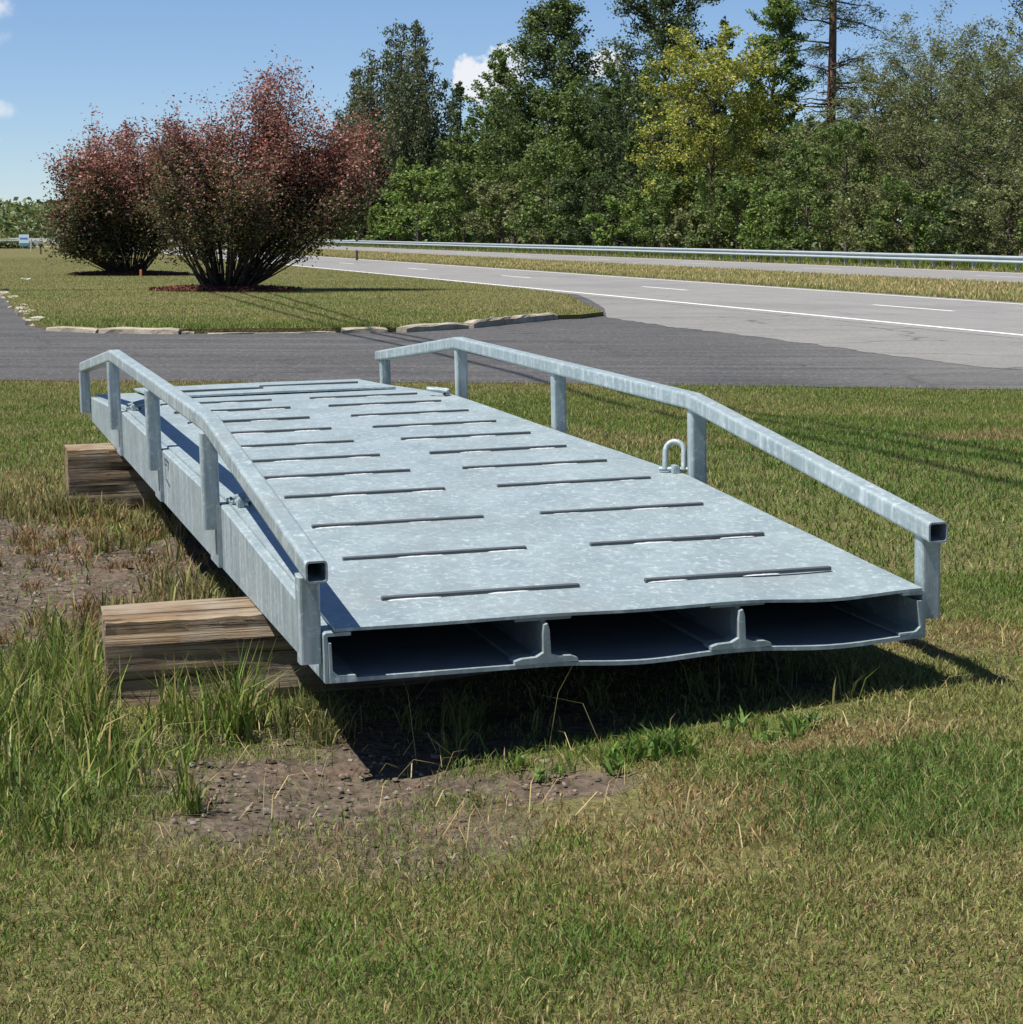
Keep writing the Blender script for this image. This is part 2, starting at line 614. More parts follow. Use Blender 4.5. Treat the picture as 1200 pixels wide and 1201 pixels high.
# ------------------------------------------------------------------ ground
def axis(lo, d0, d1, hi, step, n):
    mid = np.arange(d0, d1 + 1e-6, step)
    g = np.geomspace(step, 1, n)
    left = d0 - np.geomspace(step, d0 - lo, n)[::-1]
    right = d1 + np.geomspace(step, hi - d1, n)
    return np.concatenate([left, mid, right])


gx = axis(-4000, -8, 9, 4000, 0.11, 26)
gy = axis(-1500, 2.5, 24, 6000, 0.11, 26)
X, Y = np.meshgrid(gx, gy)
Z = ground_z(X, Y)
dirt, under, dry, lush = patches(X, Y)
near = (Y < 26) & (np.abs(X) < 12)
Z = Z - np.where(near, 0.02 * dirt, 0)
Z = Z + np.where(near, dirt * (vnoise(X, Y, 14, 9, 2) - 0.5) * 0.03, 0)
nx, ny = len(gx), len(gy)
ii, jj = np.meshgrid(np.arange(nx - 1), np.arange(ny - 1))
a = (jj * nx + ii).ravel()
F = np.stack([a, a + 1, a + nx + 1, a + nx], 1)
me = np_mesh('ground', np.stack([X.ravel(), Y.ravel(), Z.ravel()], 1), F, 4)
at = me.color_attributes.new('patch', 'FLOAT_COLOR', 'POINT')
pc = np.zeros((nx * ny, 4), np.float32)
pc[:, 0] = np.where(near, np.maximum(dirt, under * 0.9), 0).ravel()
pc[:, 1] = np.where(near, dry, 0).ravel()
pc[:, 2] = np.where(near, lush, 0).ravel()
at.data.foreach_set('color', pc.ravel())
me.polygons.foreach_set('use_smooth', [True] * len(me.polygons))
tag(obj('ground', me, M['ground']), kind='structure')


def sheet(name, pts, z, m, thick=0.0):
    bm = bmesh.new()
    top = [bm.verts.new((x, y, z)) for x, y in pts]
    f = bm.faces.new(top)
    if f.calc_center_median() is not None:
        bm.normal_update()
        if f.normal.z < 0: f.normal_flip()
    if thick:
        r = bmesh.ops.extrude_face_region(bm, geom=[f])
        for v in [e for e in r['geom'] if isinstance(e, bmesh.types.BMVert)]: v.co.z = z
        for v in top: v.co.z = z - thick
        bmesh.ops.recalc_face_normals(bm, faces=bm.faces[:])
    bmesh.ops.triangulate(bm, faces=bm.faces[:])
    return obj(name, bm, m)


def wob(pts, n, amp, seed=1):
    """subdivide a polyline with small irregularities"""
    out = []
    for (x0, y0), (x1, y1) in zip(pts, pts[1:]):
        for k in range(n):
            t = k / n
            x, y = x0 + (x1 - x0) * t, y0 + (y1 - y0) * t
            a = amp if k or out else 0
            out.append((x + a * (float(vnoise(np.array([x * 3.1]), np.array([y * 3.1]), 1.0, seed)[0]) - 0.5) * 2,
                        y + a * (float(vnoise(np.array([x * 3.1]), np.array([y * 3.1]), 1.0, seed + 1)[0]) - 0.5) * 2))
    out.append(pts[-1])
    return out


# driveway: dark worn asphalt
near_edge = wob([(-70, 28.0), (-12, 24.4), (-5.5, 23.9), (0, 23.5), (5.15, 22.5), (9.4, 21.2), (11.2, 18.0)], 14, 0.16, 3)
drv = near_edge + [road_xy(15.9, 10), road_xy(15.9, 60), (-17.0, 128), (-46, 128), (-22, 58), (-17, 40), (-70, 45)]
tag(sheet('driveway', drv, 0.006, M['drive']), kind='structure')
# pale apron where the drive meets the road
ap = wob([(1.75, 41.2), (2.6, 37.3), (3.44, 34.74), (4.54, 29.9), (5.5, 26.2), (7.2, 23.4), (9.4, 21.6)], 16, 0.16, 9)
ap = ap + [(11.0, 18.6), road_xy(15.62, 8), road_xy(15.62, 53.5), (1.8, 52), (1.9, 46)]
tag(sheet('apron', ap, 0.010, M['apron']), kind='structure')


def strip(name, o0, o1, s0, s1, z, m, n=1):
    bm = bmesh.new()
    prev = None
    for k in range(n + 1):
        s = s0 + (s1 - s0) * k / n
        p, q = road_xy(o0, s), road_xy(o1, s)
        cur = (bm.verts.new((*p, z)), bm.verts.new((*q, z)))
        if prev: bm.faces.new((prev[0], prev[1], cur[1], cur[0]))
        prev = cur
    bmesh.ops.recalc_face_normals(bm, faces=bm.faces[:])
    if bm.faces[:][0].normal.z < 0:
        for f in bm.faces: f.normal_flip()
    return obj(name, bm, m)


road = tag(strip('road', 15.6, 23.3, -120, 900, 0.014, M['road'], 12), kind='structure')
fr = tag(strip('far_road', 32.0, 39.6, -120, 900, 0.014, M['road'], 12), kind='structure')
strip('edge_line', 16.02, 16.18, -120, 600, 0.018, M['paint'], 12).parent = road
strip('edge_line', 22.75, 22.87, -120, 600, 0.018, M['paint'], 12).parent = road
for k in range(-3, 20):
    strip('lane_dash', 19.5, 19.63, 40.6 + 16 * k, 44.5 + 16 * k, 0.018, M['paint']).parent = road
    strip('lane_dash', 35.7, 35.83, 36.6 + 16 * k, 40.5 + 16 * k, 0.018, M['paint']).parent = fr
strip('edge_line', 39.0, 39.14, -120, 600, 0.018, M['paint'], 12).parent = fr

# raised lawn between drive and road
isl_front = [(-12.9, 56.6), (-10.2, 46.0), (-8.0, 37.4), (-7.35, 35.9), (-6.4, 35.1), (-5.2, 34.75), (-2.7, 35.2), (-1.75, 35.35), (-0.7, 36.9), (0.61, 40.2)]
isl = wob([(-31.0, 128)] + isl_front, 5, 0.06, 5) + [(1.25, 40.6), (1.72, 42), (1.5, 47), (1.35, 53.6)] + [road_xy(15.15, s) for s in (57, 64, 75, 90, 110, 128)]
ISLZ = 0.085
tag(sheet('lawn_island', isl, ISLZ, M['ground'], 0.085), kind='structure')
# far paths crossing the lawns on the left
tag(sheet('side_street', [(-150, 129.5), (-17.4, 129.5), (-18.2, 133.5), (-150, 133.5)], 0.012, M['apron']), kind='structure')
tag(sheet('footpath', [(-220, 214), (-40, 214), (-41.5, 221), (-220, 221)], 0.012, M['concrete']), kind='structure')

# kerb, broken into separate stones
kerb = tag(bpy.data.objects.new('kerb', None), kind='structure')
link(kerb)


def kerb_stone(p0, p1, h, wd, tilt=0.0, seed=0):
    p0, p1 = Vector((*p0, 0)), Vector((*p1, 0))
    L = (p1 - p0).length
    bm = bmesh.new()
    n = max(3, int(L / 0.22))
    rings = []
    r = random.Random(seed)
    for k in range(n + 1):
        x = L * k / n
        j = lambda a: (r.random() - 0.5) * a
        e = 0.25 if k in (0, n) else 0.0
        rings.append([(x, -wd / 2 + j(.02), -0.05), (x, -wd / 2 + j(.03), h * (0.75 - e) + j(.02)), (x, -wd / 2 + 0.035 + j(.02), h * (1 - e) + j(.025)),
                      (x, wd / 2 + j(.02), h * (1 - e) + j(.02)), (x, wd / 2, -0.05)])
    loft(bm, rings)
    o = obj('kerb_stone', bm, M['concrete'], kerb)
    d = p1 - p0
    o.location = p0
    o.rotation_euler = (tilt, 0, math.atan2(d.y, d.x))
    return o


k = 0
for a_, b_, h in (((-7.36, 35.82), (-6.42, 35.02), .08), ((-6.40, 35.0), (-5.1, 34.62), .10), ((-5.09, 34.6), (-4.9, 34.63), .05), ((-4.7, 34.68), (-2.75, 35.02), .025),
                  ((-2.65, 35.0), (-1.95, 35.12), .10), ((-1.72, 35.2), (-0.78, 36.62), .115), ((-0.7, 36.75), (0.74, 40.35), .13)):
    kerb_stone(a_, b_, h, 0.2, random.uniform(-.06, .06), k)
    k += 1
for i in range(26):                         # crumbled kerb along the left side of the island
    t = i / 26
    x, y = -7.75 - 5.3 * t ** 1.0, 37.0 + 20.5 * t
    l = random.uniform(.15, .5)
    kerb_stone((x + random.uniform(-.12, .12), y), (x - 0.25 * l + random.uniform(-.1, .1), y + l), random.uniform(.05, .13), random.uniform(.15, .3), random.uniform(-.3, .3), 50 + i)

# ------------------------------------------------------------------ the steel bridge
bridge = empty('steel_bridge', (BX, BY, BZ))
bridge.rotation_euler = (Matrix.Rotation(YAW, 3, 'Z') @ Matrix.Rotation(math.atan(BP), 3, 'X') @ Matrix.Rotation(-math.atan(BR), 3, 'Y')).to_euler()
tag(bridge, 'galvanised steel portable bridge deck with two handrails resting on timber blocks', 'bridge')


def kf(u): return max(0.0, min(u / BA, 1.0, (BL - u) / BA))
def zd(u): return ZD_E + (ZD_M - ZD_E) * kf(u)
def zr(u): return ZR_E + (ZR_M - ZR_E) * kf(u)


IB = (0.625, 1.205)                        # the two inner beams
BAYS = (0.0, IB[0], IB[1], BW)


def sag(v, u, amps):
    for k in range(3):
        if BAYS[k] <= v <= BAYS[k + 1]:
            t = (v - BAYS[k]) / (BAYS[k + 1] - BAYS[k])
            return -amps[k] * math.sin(math.pi * t) ** 2 * math.exp(-u / 0.45)
    return 0.0


def plate(name, v0, v1, zfun, th, amps, m, us, nv=30, wave=0.0):
    bm = bmesh.new()
    top, bot = [], []
    for iu, u in enumerate(us):
        rt, rb = [], []
        for iv in range(nv + 1):
            v = v0 + (v1 - v0) * iv / nv
            z = zfun(u) + sag(v, u, amps)
            if wave: z += wave * (float(vnoise(np.array([v]), np.array([u]), 1.6, 21, 2)[0]) - 0.5)
            uu = u + (0.004 * (float(vnoise(np.array([v]), np.array([0.0]), 9, 22, 2)[0]) - .5) if iu == 0 else 0)
            rt.append(bm.verts.new((v, uu, z)))
            rb.append(bm.verts.new((v, uu, z - th)))
        top.append(rt)
        bot.append(rb)
    n = len(us)
    for i in range(n - 1):
        for j in range(nv):
            bm.faces.new((top[i][j], top[i][j + 1], top[i + 1][j + 1], top[i + 1][j]))
            bm.faces.new((bot[i][j], bot[i + 1][j], bot[i + 1][j + 1], bot[i][j + 1]))
        bm.faces.new((top[i][0], top[i + 1][0], bot[i + 1][0], bot[i][0]))
        bm.faces.new((top[i][nv], bot[i][nv], bot[i + 1][nv], top[i + 1][nv]))
    for j in range(nv):
        bm.faces.new((top[0][j], bot[0][j], bot[0][j + 1], top[0][j + 1]))
        bm.faces.new((top[-1][j], top[-1][j + 1], bot[-1][j + 1], bot[-1][j]))
    bmesh.ops.recalc_face_normals(bm, faces=bm.faces[:])
    return obj(name, bm, m, bridge)


US = [0, .06, .14, .25, .4, .6, .85, 1.1, 1.4, 1.7, BA - .08, BA, BA + .08] + list(np.linspace(2.4, BL - BA - .3, 14)) + [BL - BA - .08, BL - BA, BL - BA + .08, 6.2, 6.6, 7.0, 7.4, BL]
plate('deck_plate', 0.03, BW - 0.012, lambda u: zd(u) + 0.003, 0.009, (0.002, 0.003, 0.012), M['steel'], US, 36, 0.006)
plate('bottom_plate', 0.012, BW - 0.012, lambda u: 0.012, 0.010, (0.0, 0.013, 0.012), M['steel_shaded'], US[:12] + [3, 4, 5, 6, 7, BL], 36)
plate('bottom_lit_edge', 0.012, BW - 0.012, lambda u: 0.0128, 0.0116, (0.0, 0.013, 0.012), M['steel'], [-.006, .02], 36)  # strip in the paler steel, so the plate's front edge looks lit


def channel(side):
    bm = bmesh.new()
    tw, fl = 0.010, 0.075
    st = [0.004, BA, BL - BA, BL - 0.004]
    rings = []
    for u in st:
        H = zd(u) - 0.0075
        pr = [(0, 0), (fl, 0), (fl, tw), (tw, tw), (tw, H - tw), (fl, H - tw), (fl, H), (0.006, H), (0, H - 0.006)]
        rings.append([((p if side < 0 else BW - p), u, z - 0.001) for p, z in pr])
    loft(bm, rings)
    return obj('side_channel', bm, M['steel'], bridge)


channel(-1)
channel(1)
for v in IB:
    bm = bmesh.new()
    rings = []
    for u in (0.02, BA, BL - BA, BL - 0.02):
        H = zd(u) - 0.0075
        w2, tf, t2 = 0.082, 0.011, 0.0065
        rings.append([(v + p, u, z) for p, z in ((-w2, .0135), (w2, .0135), (w2, .0135 + tf), (.016, .0165 + tf), (t2, .026 + tf), (t2, H - tf), (w2, H - tf), (w2, H), (-w2, H), (-w2, H - tf), (-t2, H - tf), (-t2, .026 + tf), (-.016, .0165 + tf), (-w2, .0135 + tf))])
    loft(bm, rings)
    ib = obj('inner_beam', bm, M['steel_shaded'], bridge)
    bm = bmesh.new()                       # torch-cut foot of the beam, sticking out in front
    w3 = 0.092
    prof = [(-w3, 0.0), (w3, 0.0), (w3 - .003, .010), (w3 - .02, .0165), (.035, .0175), (.012, .026), (.009, .095), (.004, .112), (-.006, .108), (-.009, .08), (-.0085, .03), (-.03, .018), (-w3 + .02, .016), (-w3, .010)]
    loft(bm, [[(v + p, -0.014, z + .0135) for p, z in prof], [(v + p, 0.055, z + .0135) for p, z in prof]])
    obj('beam_stub', bm, M['steel'], bridge)
for side in (-1, 1):                       # angle irons in the bottom corners
    bm = bmesh.new()
    lean = 0.0 if side < 0 else 0.012
    prof = [(.0115, .0125), (.085, .0125), (.085, .019), (.035, .021), (.020, .035), (.018 + lean, .112), (.0115 + lean * .3, .112)]
    f = (lambda p: p) if side < 0 else (lambda p: BW - p)
    loft(bm, [[(f(p), -0.006, z) for p, z in prof], [(f(p), 0.5, z) for p, z in prof]])
    obj('corner_angle', bm, M['steel'], bridge)

obj('end_light_block', box_bm(.08, BW - .08, BL - .05, BL - .04, .024, ZD_E - .02), M['steel'], bridge)  # unseen plate added at the rear to keep light out of the box
# welded tread bars
slope = math.atan((ZD_M - ZD_E) / BA)
bar_me = None
for col_, (v0, v1) in enumerate(((0.228, 0.824), (1.024, 1.614))):
    for k in range(11):
        u = 0.30 + 0.567 * k + random.uniform(-.012, .012)
        if u > 6.3: break
        if bar_me is None:
            bm = box_bm(0, 0.594, 0, 0.017, 0, 0.0125, bevel=0.002, seg=1)
            bar_me = bpy.data.meshes.new('tread_bar')
            bm.to_mesh(bar_me)
            bm.free()
            bar_me.materials.append(M['bar'])
        o = link(bpy.data.objects.new('tread_bar', bar_me), bridge)
        o.location = (v0 + random.uniform(-.006, .006), u, zd(u) + 0.002)
        pit = slope if u < BA else (-slope if u > BL - BA else 0)
        o.rotation_euler = (pit, 0, random.uniform(-.006, .006))
        s0 = random.uniform(.10, .17) if k % 2 else random.uniform(.0, .03)
        for wv in ((s0, s0 + random.uniform(.12, .17)), (s0 + .30, min(.592, s0 + .30 + random.uniform(.11, .16)))):
            bm = bmesh.new()
            rings = []
            nn = 14
            for i in range(nn + 1):
                x = wv[0] + (wv[1] - wv[0]) * i / nn
                e = 0.35 + 0.65 * math.sin(math.pi * i / nn) ** 0.4 + random.uniform(-.12, .12)
                rings.append([(x, 0.002, 0.001), (x, -0.005 * e, 0.001), (x, -0.004 * e, 0.0025 * e), (x, 0.002, 0.0048 * e)])
            loft(bm, rings)
            obj('weld_bead', bm, M['weld'], o)

# flap plates lying over the far ramp
bm = bmesh.new()
rings = []
for u, dz in ((6.72, 0.003), (7.0, 0.009), (7.4, 0.012), (BL + .05, 0.012)):
    b = zd(min(u, BL)) + 0.006 + dz
    rings.append([(0.27, u, b), (1.0, u - .01, b + .004), (1.66, u, b), (1.66, u, b + .010), (1.0, u - .01, b + .015), (0.27, u, b + .010)])
loft(bm, rings)
obj('end_flap', bm, M['steel'], bridge)
for v0, u in ((.34, 7.0), (.95, 7.25)):
    o = link(bpy.data.objects.new('tread_bar', bar_me), bridge)
    o.location = (v0, u, zd(u) + .027)
    o.rotation_euler = (-slope * .3, 0, 0)


# handrails: bent square tube with open ends on five posts
def rrect(cx, cz, w, r, n=3):
    out = []
    for qx, qz, a0 in ((1, 1, 0), (-1, 1, 90), (-1, -1, 180), (1, -1, 270)):
        for i in range(n + 1):
            a = math.radians(a0 + 90 * i / n)
            out.append((cx + qx * (w / 2 - r) + r * math.cos(a), cz + qz * (w / 2 - r) + r * math.sin(a)))
    return out


for side in (-1, 1):
    vc = -TB / 2 + 0.010 if side < 0 else BW + TB / 2 - 0.010
    pts = [(-0.035, zr(0) - .0035), (BA, ZR_M), (BL - BA, ZR_M), (BL + 0.035, zr(BL) - .0035)]
    bm = bmesh.new()
    outer, inner = [], []
    for i, (u, z) in enumerate(pts):
        outer.append([(x, u, zz) for x, zz in rrect(vc, z, TB, 0.011)])
        inner.append([(x, u, zz) for x, zz in rrect(vc, z, TB - 0.011, 0.007)])
    Ro = [[bm.verts.new(p) for p in r] for r in outer]
    Ri = [[bm.verts.new(p) for p in r] for r in inner]
    n = len(Ro[0])
    for A_, B_ in zip(Ro, Ro[1:]):
        for i in range(n): bm.faces.new((A_[i], A_[(i + 1) % n], B_[(i + 1) % n], B_[i]))
    for A_, B_ in zip(Ri, Ri[1:]):
        for i in range(n): bm.faces.new((A_[i], B_[i], B_[(i + 1) % n], A_[(i + 1) % n]))
    for A_, B_ in ((Ro[0], Ri[0]), (Ri[-1], Ro[-1])):
        for i in range(n): bm.faces.new((A_[i], B_[i], B_[(i + 1) % n], A_[(i + 1) % n]))
    bmesh.ops.recalc_face_normals(bm, faces=bm.faces[:])
    hr = obj('handrail', bm, M['steel'], bridge)
    tag(hr, 'bent square tube rail on five posts')
    pv = -TB / 2 - 0.001 if side < 0 else BW + TB / 2 + 0.001
    for u, zb in ((.06, .05), (BA, .142), (BL / 2, .142), (BL - BA, .142), (BL - .06, .05)):
        bm = bmesh.new()
        zt0, zt1 = zr(u - TB / 2) - TB / 2 - .001, zr(u + TB / 2) - TB / 2 - .001
        base = rrect(pv, u, TB, 0.010)
        loft(bm, [[(x, y, zb) for x, y in base], [(x, y, zb + .02) for x, y in base],
                  [(x, y, zt0 + (zt1 - zt0) * (y - u + TB / 2) / TB) for x, y in base]])
        obj('post', bm, M['steel'], hr)
        if 0.1 < u < BL - .1:              # doubler plate behind the foot of the post
            f = (lambda p: p) if side < 0 else (lambda p: BW - p)
            bm = bmesh.new()
            x0, x1 = sorted((f(-0.0155), f(-0.0008)))
            add_box(bm, x0, x1, u - TB / 2 - .004, u + .18, 0.004, zd(u) - .012)
            obj('doubler_plate', bm, M['steel'], hr)


# lifting shackles: a lug and a U-shaped bow
def shackle(v, u, flat, rz):
    root = bmesh.new()
    z0 = zd(u) + .004
    add_box(root, v - .013, v + .013, u - .035, u + .035, z0 - .003, z0 + .03)
    bmesh.ops.bevel(root, geom=root.edges[:], offset=.005, segments=2, affect='EDGES')
    lug = obj('lifting_lug', root, M['steel'], bridge)
    R, rr, leg = 0.036, 0.0115, 0.06
    pts = [(-R, 0, -.012)] + [(-R, 0, leg * k / 3) for k in range(4)]
    pts += [(-R * math.cos(a), 0, leg + R * math.sin(a)) for a in np.linspace(.3, math.pi - .3, 9)]
    pts += [(R, 0, leg * (3 - k) / 3) for k in range(4)] + [(R, 0, -.012)]
    V, Fq = tube_pts(pts, [rr] * len(pts), 8)
    bow = obj('shackle_bow', np_mesh('shackle_bow', V, Fq, 4), M['steel'], lug, True)
    bow.location = (v, u, z0 + .024)
    bow.rotation_euler = (-flat, 0, rz)
    bm = bmesh.new()
    V, Fq = tube_pts([(-R - .022, 0, 0), (R + .022, 0, 0)], [.009, .009], 8)
    pin = obj('shackle_pin', np_mesh('shackle_pin', V, Fq, 4), M['steel'], lug)
    pin.location = (v, u, z0 + .014)
    pin.rotation_euler = (0, 0, rz)
    bm.free()


shackle(0.055, BA - .14, math.radians(80), math.radians(-62))
shackle(BW - 0.035, BA + .07, math.radians(14), math.radians(-28))
shackle(0.055, BL - BA - .10, math.radians(80), math.radians(-62))
shackle(BW - 0.06, BL - BA - .02, math.radians(82), math.radians(70))

# hand-written mark on the left web
bm = bmesh.new()


def stroke(u0, z0, u1, z1, w_=.006):
    d = Vector((0, u1 - u0, z1 - z0))
    n_ = Vector((0, -d.z, d.y)).normalized() * w_ / 2
    a = Vector((-.0022, u0, z0))
    b = Vector((-.0022, u1, z1))
    vs = [bm.verts.new(p) for p in (a - n_, b - n_, b + n_, a + n_)]
    bm.faces.new(vs)
    vs2 = [bm.verts.new(p + Vector((.0016, 0, 0))) for p in (a - n_, b - n_, b + n_, a + n_)]
    bm.faces.new(list(reversed(vs2)))


um = BL / 2 - .13
for s_ in ((.0, .205, -.05, .205), (-.05, .205, -.05, .18), (0, .205, 0, .18), (0, .18, -.05, .18), (-.08, .203, -.14, .203), (-.14, .203, -.11, .165), (-.02, .165, -.02, .12), (-.02, .118, -.16, .10)):
    stroke(um + s_[0], s_[1], um + s_[2], s_[3])
bmesh.ops.recalc_face_normals(bm, faces=bm.faces[:])
obj('written_mark', bm, M['mark'], bridge)


# ------------------------------------------------------------------ timber blocks
def sleeper(label, c, rz, L, wd, ht, seed):
    r = np.random.default_rng(seed)
    bm = bmesh.new()
    nx_, ny_ = 60, 9
    rings = []
    prof = []
    for i in range(ny_): prof.append((-wd / 2 + wd * i / (ny_ - 1), 0.0))
    for i in range(1, ny_): prof.append((wd / 2, ht * i / (ny_ - 1)))
    for i in range(1, ny_): prof.append((wd / 2 - wd * i / (ny_ - 1), ht))
    for i in range(1, ny_ - 1): prof.append((-wd / 2, ht - ht * i / (ny_ - 1)))
    prof = np.array(prof)
    off = r.uniform(0, 50)
    ctr = np.array([0, ht / 2])
    for k in range(nx_ + 1):
        x = -L / 2 + L * k / nx_
        s = np.arange(len(prof))
        d = (vnoise(s * 0.9 + off, np.full(len(prof), x * 0.8), 1.0, seed, 2) - 0.5) * 0.02 + (vnoise(s * 2.7 + off, np.full(len(prof), x * 2.5), 1.0, seed + 3, 2) - 0.5) * 0.012
        gr = vnoise(s * 3.1 + off, np.full(len(prof), x * 0.5), 1.0, seed + 8, 1)
        d = d - 0.006 * sstep(gr, .70, .9)
        q = prof + (prof - ctr) / (np.linalg.norm(prof - ctr, axis=1)[:, None]) * d[:, None]
        corner = (np.abs(np.abs(prof[:, 0]) - wd / 2) < 1e-6) & ((prof[:, 1] < 1e-6) | (prof[:, 1] > ht - 1e-6))
        q[corner] = ctr + (q[corner] - ctr) * (0.985 - 0.025 * r.random((corner.sum(), 1)))
        ex = (r.random(len(prof)) - .5) * .012 if k in (0, nx_) else np.zeros(len(prof))
        rings.append([(x + ex[i], q[i, 0], q[i, 1]) for i in range(len(prof))])
    loft(bm, rings)
    o = obj('timber_block', bm, M['wood'])
    o.location = c
    o.rotation_euler = (0, -math.atan(BR) * .9, rz)
    return tag(o, label, 'timber', 'timber blocks carrying the steel bridge')


def bpt(v, u): return BX + cy_ * v - sy_ * u, BY + sy_ * v + cy_ * u


xa, ya = bpt(0.65, 1.28)
sleeper('squared weathered timber under the bridge end, long pale top clear of the steel', (xa, ya, 0.372 + BR * .62 + BP * 1.28 - .334), 0.215, 2.26, 0.36, 0.325, 3)
xa, ya = bpt(0.72, 6.42)
sleeper('shorter-showing brown timber block beside the bare soil, next to the driveway end', (xa, ya, 0.372 + BR * .72 + BP * 6.42 - .334), 0.255, 1.92, 0.36, 0.325, 11)


# ------------------------------------------------------------------ vegetation builders
def leaves(name, P, size, col, m, parent=None, aspect=0.55, droop=0.0, seed=1):
    r = np.random.default_rng(seed)
    n = len(P)
    A = r.normal(size=(n, 3))
    A[:, 2] = A[:, 2] * (0.6 if droop >= 0 else 1.0) - droop
    A /= np.linalg.norm(A, axis=1, keepdims=True)
    Bv = r.normal(size=(n, 3))
    Bv -= (Bv * A).sum(1, keepdims=True) * A
    Bv /= np.linalg.norm(Bv, axis=1, keepdims=True) + 1e-9
    s = np.asarray(size).reshape(-1, 1) * r.uniform(0.7, 1.3, (n, 1))
    V = np.stack([P - A * s * .5, P + Bv * s * .5 * aspect, P + A * s * .5, P - Bv * s * .5 * aspect], 1).reshape(-1, 3)
    Fq = np.arange(4 * n).reshape(-1, 4)
    return obj(name, np_mesh(name, V, Fq, 4, np.repeat(col, 4, 0)), m, parent)


def leafcols(r, n, cols, var=0.25):
    cols = np.array(cols)
    k = r.integers(0, len(cols), n)
    c = cols[k] * r.uniform(1 - var, 1 + var, (n, 1)) * r.uniform(.92, 1.08, (n, 3))
    return np.clip(c, 0.003, 1)


def build_tree(name, x, y, H, R, label, cat='tree', group=None, seed=1, kind='broad', cols=((.05, .08, .02),), leaf=.3, nleaf=9000,
               limbs=22, h0=.12, trunk=None, bark='bark', lean=(0, 0), clump=.13, profile=None, z0=0.0, droop=.2, aspect=.55, subs=6):
    r = np.random.default_rng(seed)
    root = empty(name, (x, y, z0))
    tag(root, label, cat, group)
    T = Tubes()
    tr = trunk or H * 0.014
    zz = np.linspace(0, 1, 9)
    wob_ = np.cumsum(r.normal(0, .012 * H, (9, 2)), 0) * (zz[:, None])
    tp = np.column_stack([wob_[:, 0] + lean[0] * zz ** 1.5, wob_[:, 1] + lean[1] * zz ** 1.5, zz * H * .96 - .1])
    T.add(tp, tr * (1 - zz * .93) + .01, 7)
    if profile is None:
        if kind == 'cone': profile = lambda t: (1 - t) ** .75 * min(1, .45 + t * 3)
        elif kind == 'column': profile = lambda t: (1 - t ** 3) ** .7 * min(1, .55 + t * 1.5)
        else: profile = lambda t: math.sqrt(max(0.02, 1 - ((t - .48) / .56) ** 2))
    anchors, arad = [], []
    if kind == 'spires':
        for i in range(limbs):
            fr_ = math.sqrt((i + .5) / limbs) if i > 1 else .08 + .1 * i
            az = i * 2.399 + r.normal(0, .2)
            bx_, by_ = math.cos(az) * fr_ * R, math.sin(az) * fr_ * R
            top_ = H * max(.4, (1 - .55 * fr_ ** 1.6) * r.uniform(.93, 1.0))
            low = H * (h0 + .12 * r.random() + .1 * fr_)
            q = np.linspace(0, 1, 6)[:, None]
            b0 = np.array([bx_ * .25, by_ * .25, low * .8])
            e = np.array([bx_, by_, top_])
            pts = b0 + (e - b0) * np.column_stack([q[:, 0] ** .6, q[:, 0] ** .6, q[:, 0]]) + r.normal(0, .01 * H, (6, 3)) * np.sin(q * 3.1)
            T.add(pts, tr * .3 * np.linspace(1, .1, 6) + .01, 4)
            m_ = int(26 * (top_ - low) / H) + 6
            for f in np.linspace(.05, 1, m_):
                c0 = np.array([np.interp(f, q[:, 0], pts[:, k_]) for k_ in range(3)])
                anchors.append(c0 + r.normal(0, .05 * R, 3))
                arad.append(R * clump * (1.25 - f) * r.uniform(.7, 1.5) + .06 * R)
    for i in range(limbs if kind != 'spires' else 0):
        t = h0 + (.97 - h0) * ((i + r.random() * .8) / limbs) ** .9
        az = i * 2.399 + r.normal(0, .35)
        Lb = R * profile(t) * r.uniform(.72, 1.18)
        base = np.array([np.interp(t, zz, tp[:, k]) for k in range(3)])
        base[2] = t * H * .94
        up = {'cone': r.uniform(.15, .7), 'column': r.uniform(.9, 1.7), 'broad': r.uniform(.25, .95)}[kind]
        if kind == 'broad': up *= (.4 + t)
        d = np.array([math.cos(az), math.sin(az), up])
        d /= np.linalg.norm(d[:2]) if kind != 'column' else np.linalg.norm(d)
        q = np.linspace(0, 1, 5)[:, None]
        hr_ = Lb
        pts = base + d * q * hr_ + np.array([0, 0, 1]) * (q ** 2) * Lb * r.uniform(-.05, .28)
        pts[1:] += r.normal(0, .04 * Lb, (4, 3))
        lr = tr * .32 * (1 - t * .75) + .012
        T.add(pts, lr * np.linspace(1, .2, 5), 4)
        for j in range(subs):
            f = r.uniform(.25, 1.0)
            b0 = np.array([np.interp(f, np.linspace(0, 1, 5), pts[:, k]) for k in range(3)])
            dd = d / np.linalg.norm(d) + r.normal(0, .55, 3)
            dd[2] = dd[2] * .7 + .18
            ls = Lb * r.uniform(.22, .48) * (1.15 - .5 * f)
            e = b0 + dd * ls
            mid_ = (b0 + e) / 2 + r.normal(0, .05 * ls, 3)
            if j % 2 == 0 or nleaf < 6000: T.add(np.array([b0, mid_, e]), np.array([.4, .25, .12]) * lr + .004, 3)
            for g in (.45, .75, 1.0):
                anchors.append(b0 + (e - b0) * g)
                arad.append(max(.25 * R * clump * 4, ls * .3) * r.uniform(.6, 1.1))
        anchors.append(pts[-1])
        arad.append(R * clump * r.uniform(.6, 1.1))
    for g in range(5):
        anchors.append(tp[-1] + r.normal(0, .05 * R, 3) - [0, 0, g * .035 * H])
        arad.append(R * clump * .6 * (.5 + .25 * g))
    anchors, arad = np.array(anchors), np.array(arad)
    arad = np.minimum(arad, R * .3)
    k = r.integers(0, len(anchors), nleaf)
    off = r.normal(0, 1, (nleaf, 3)) * [.55, .55, .45]
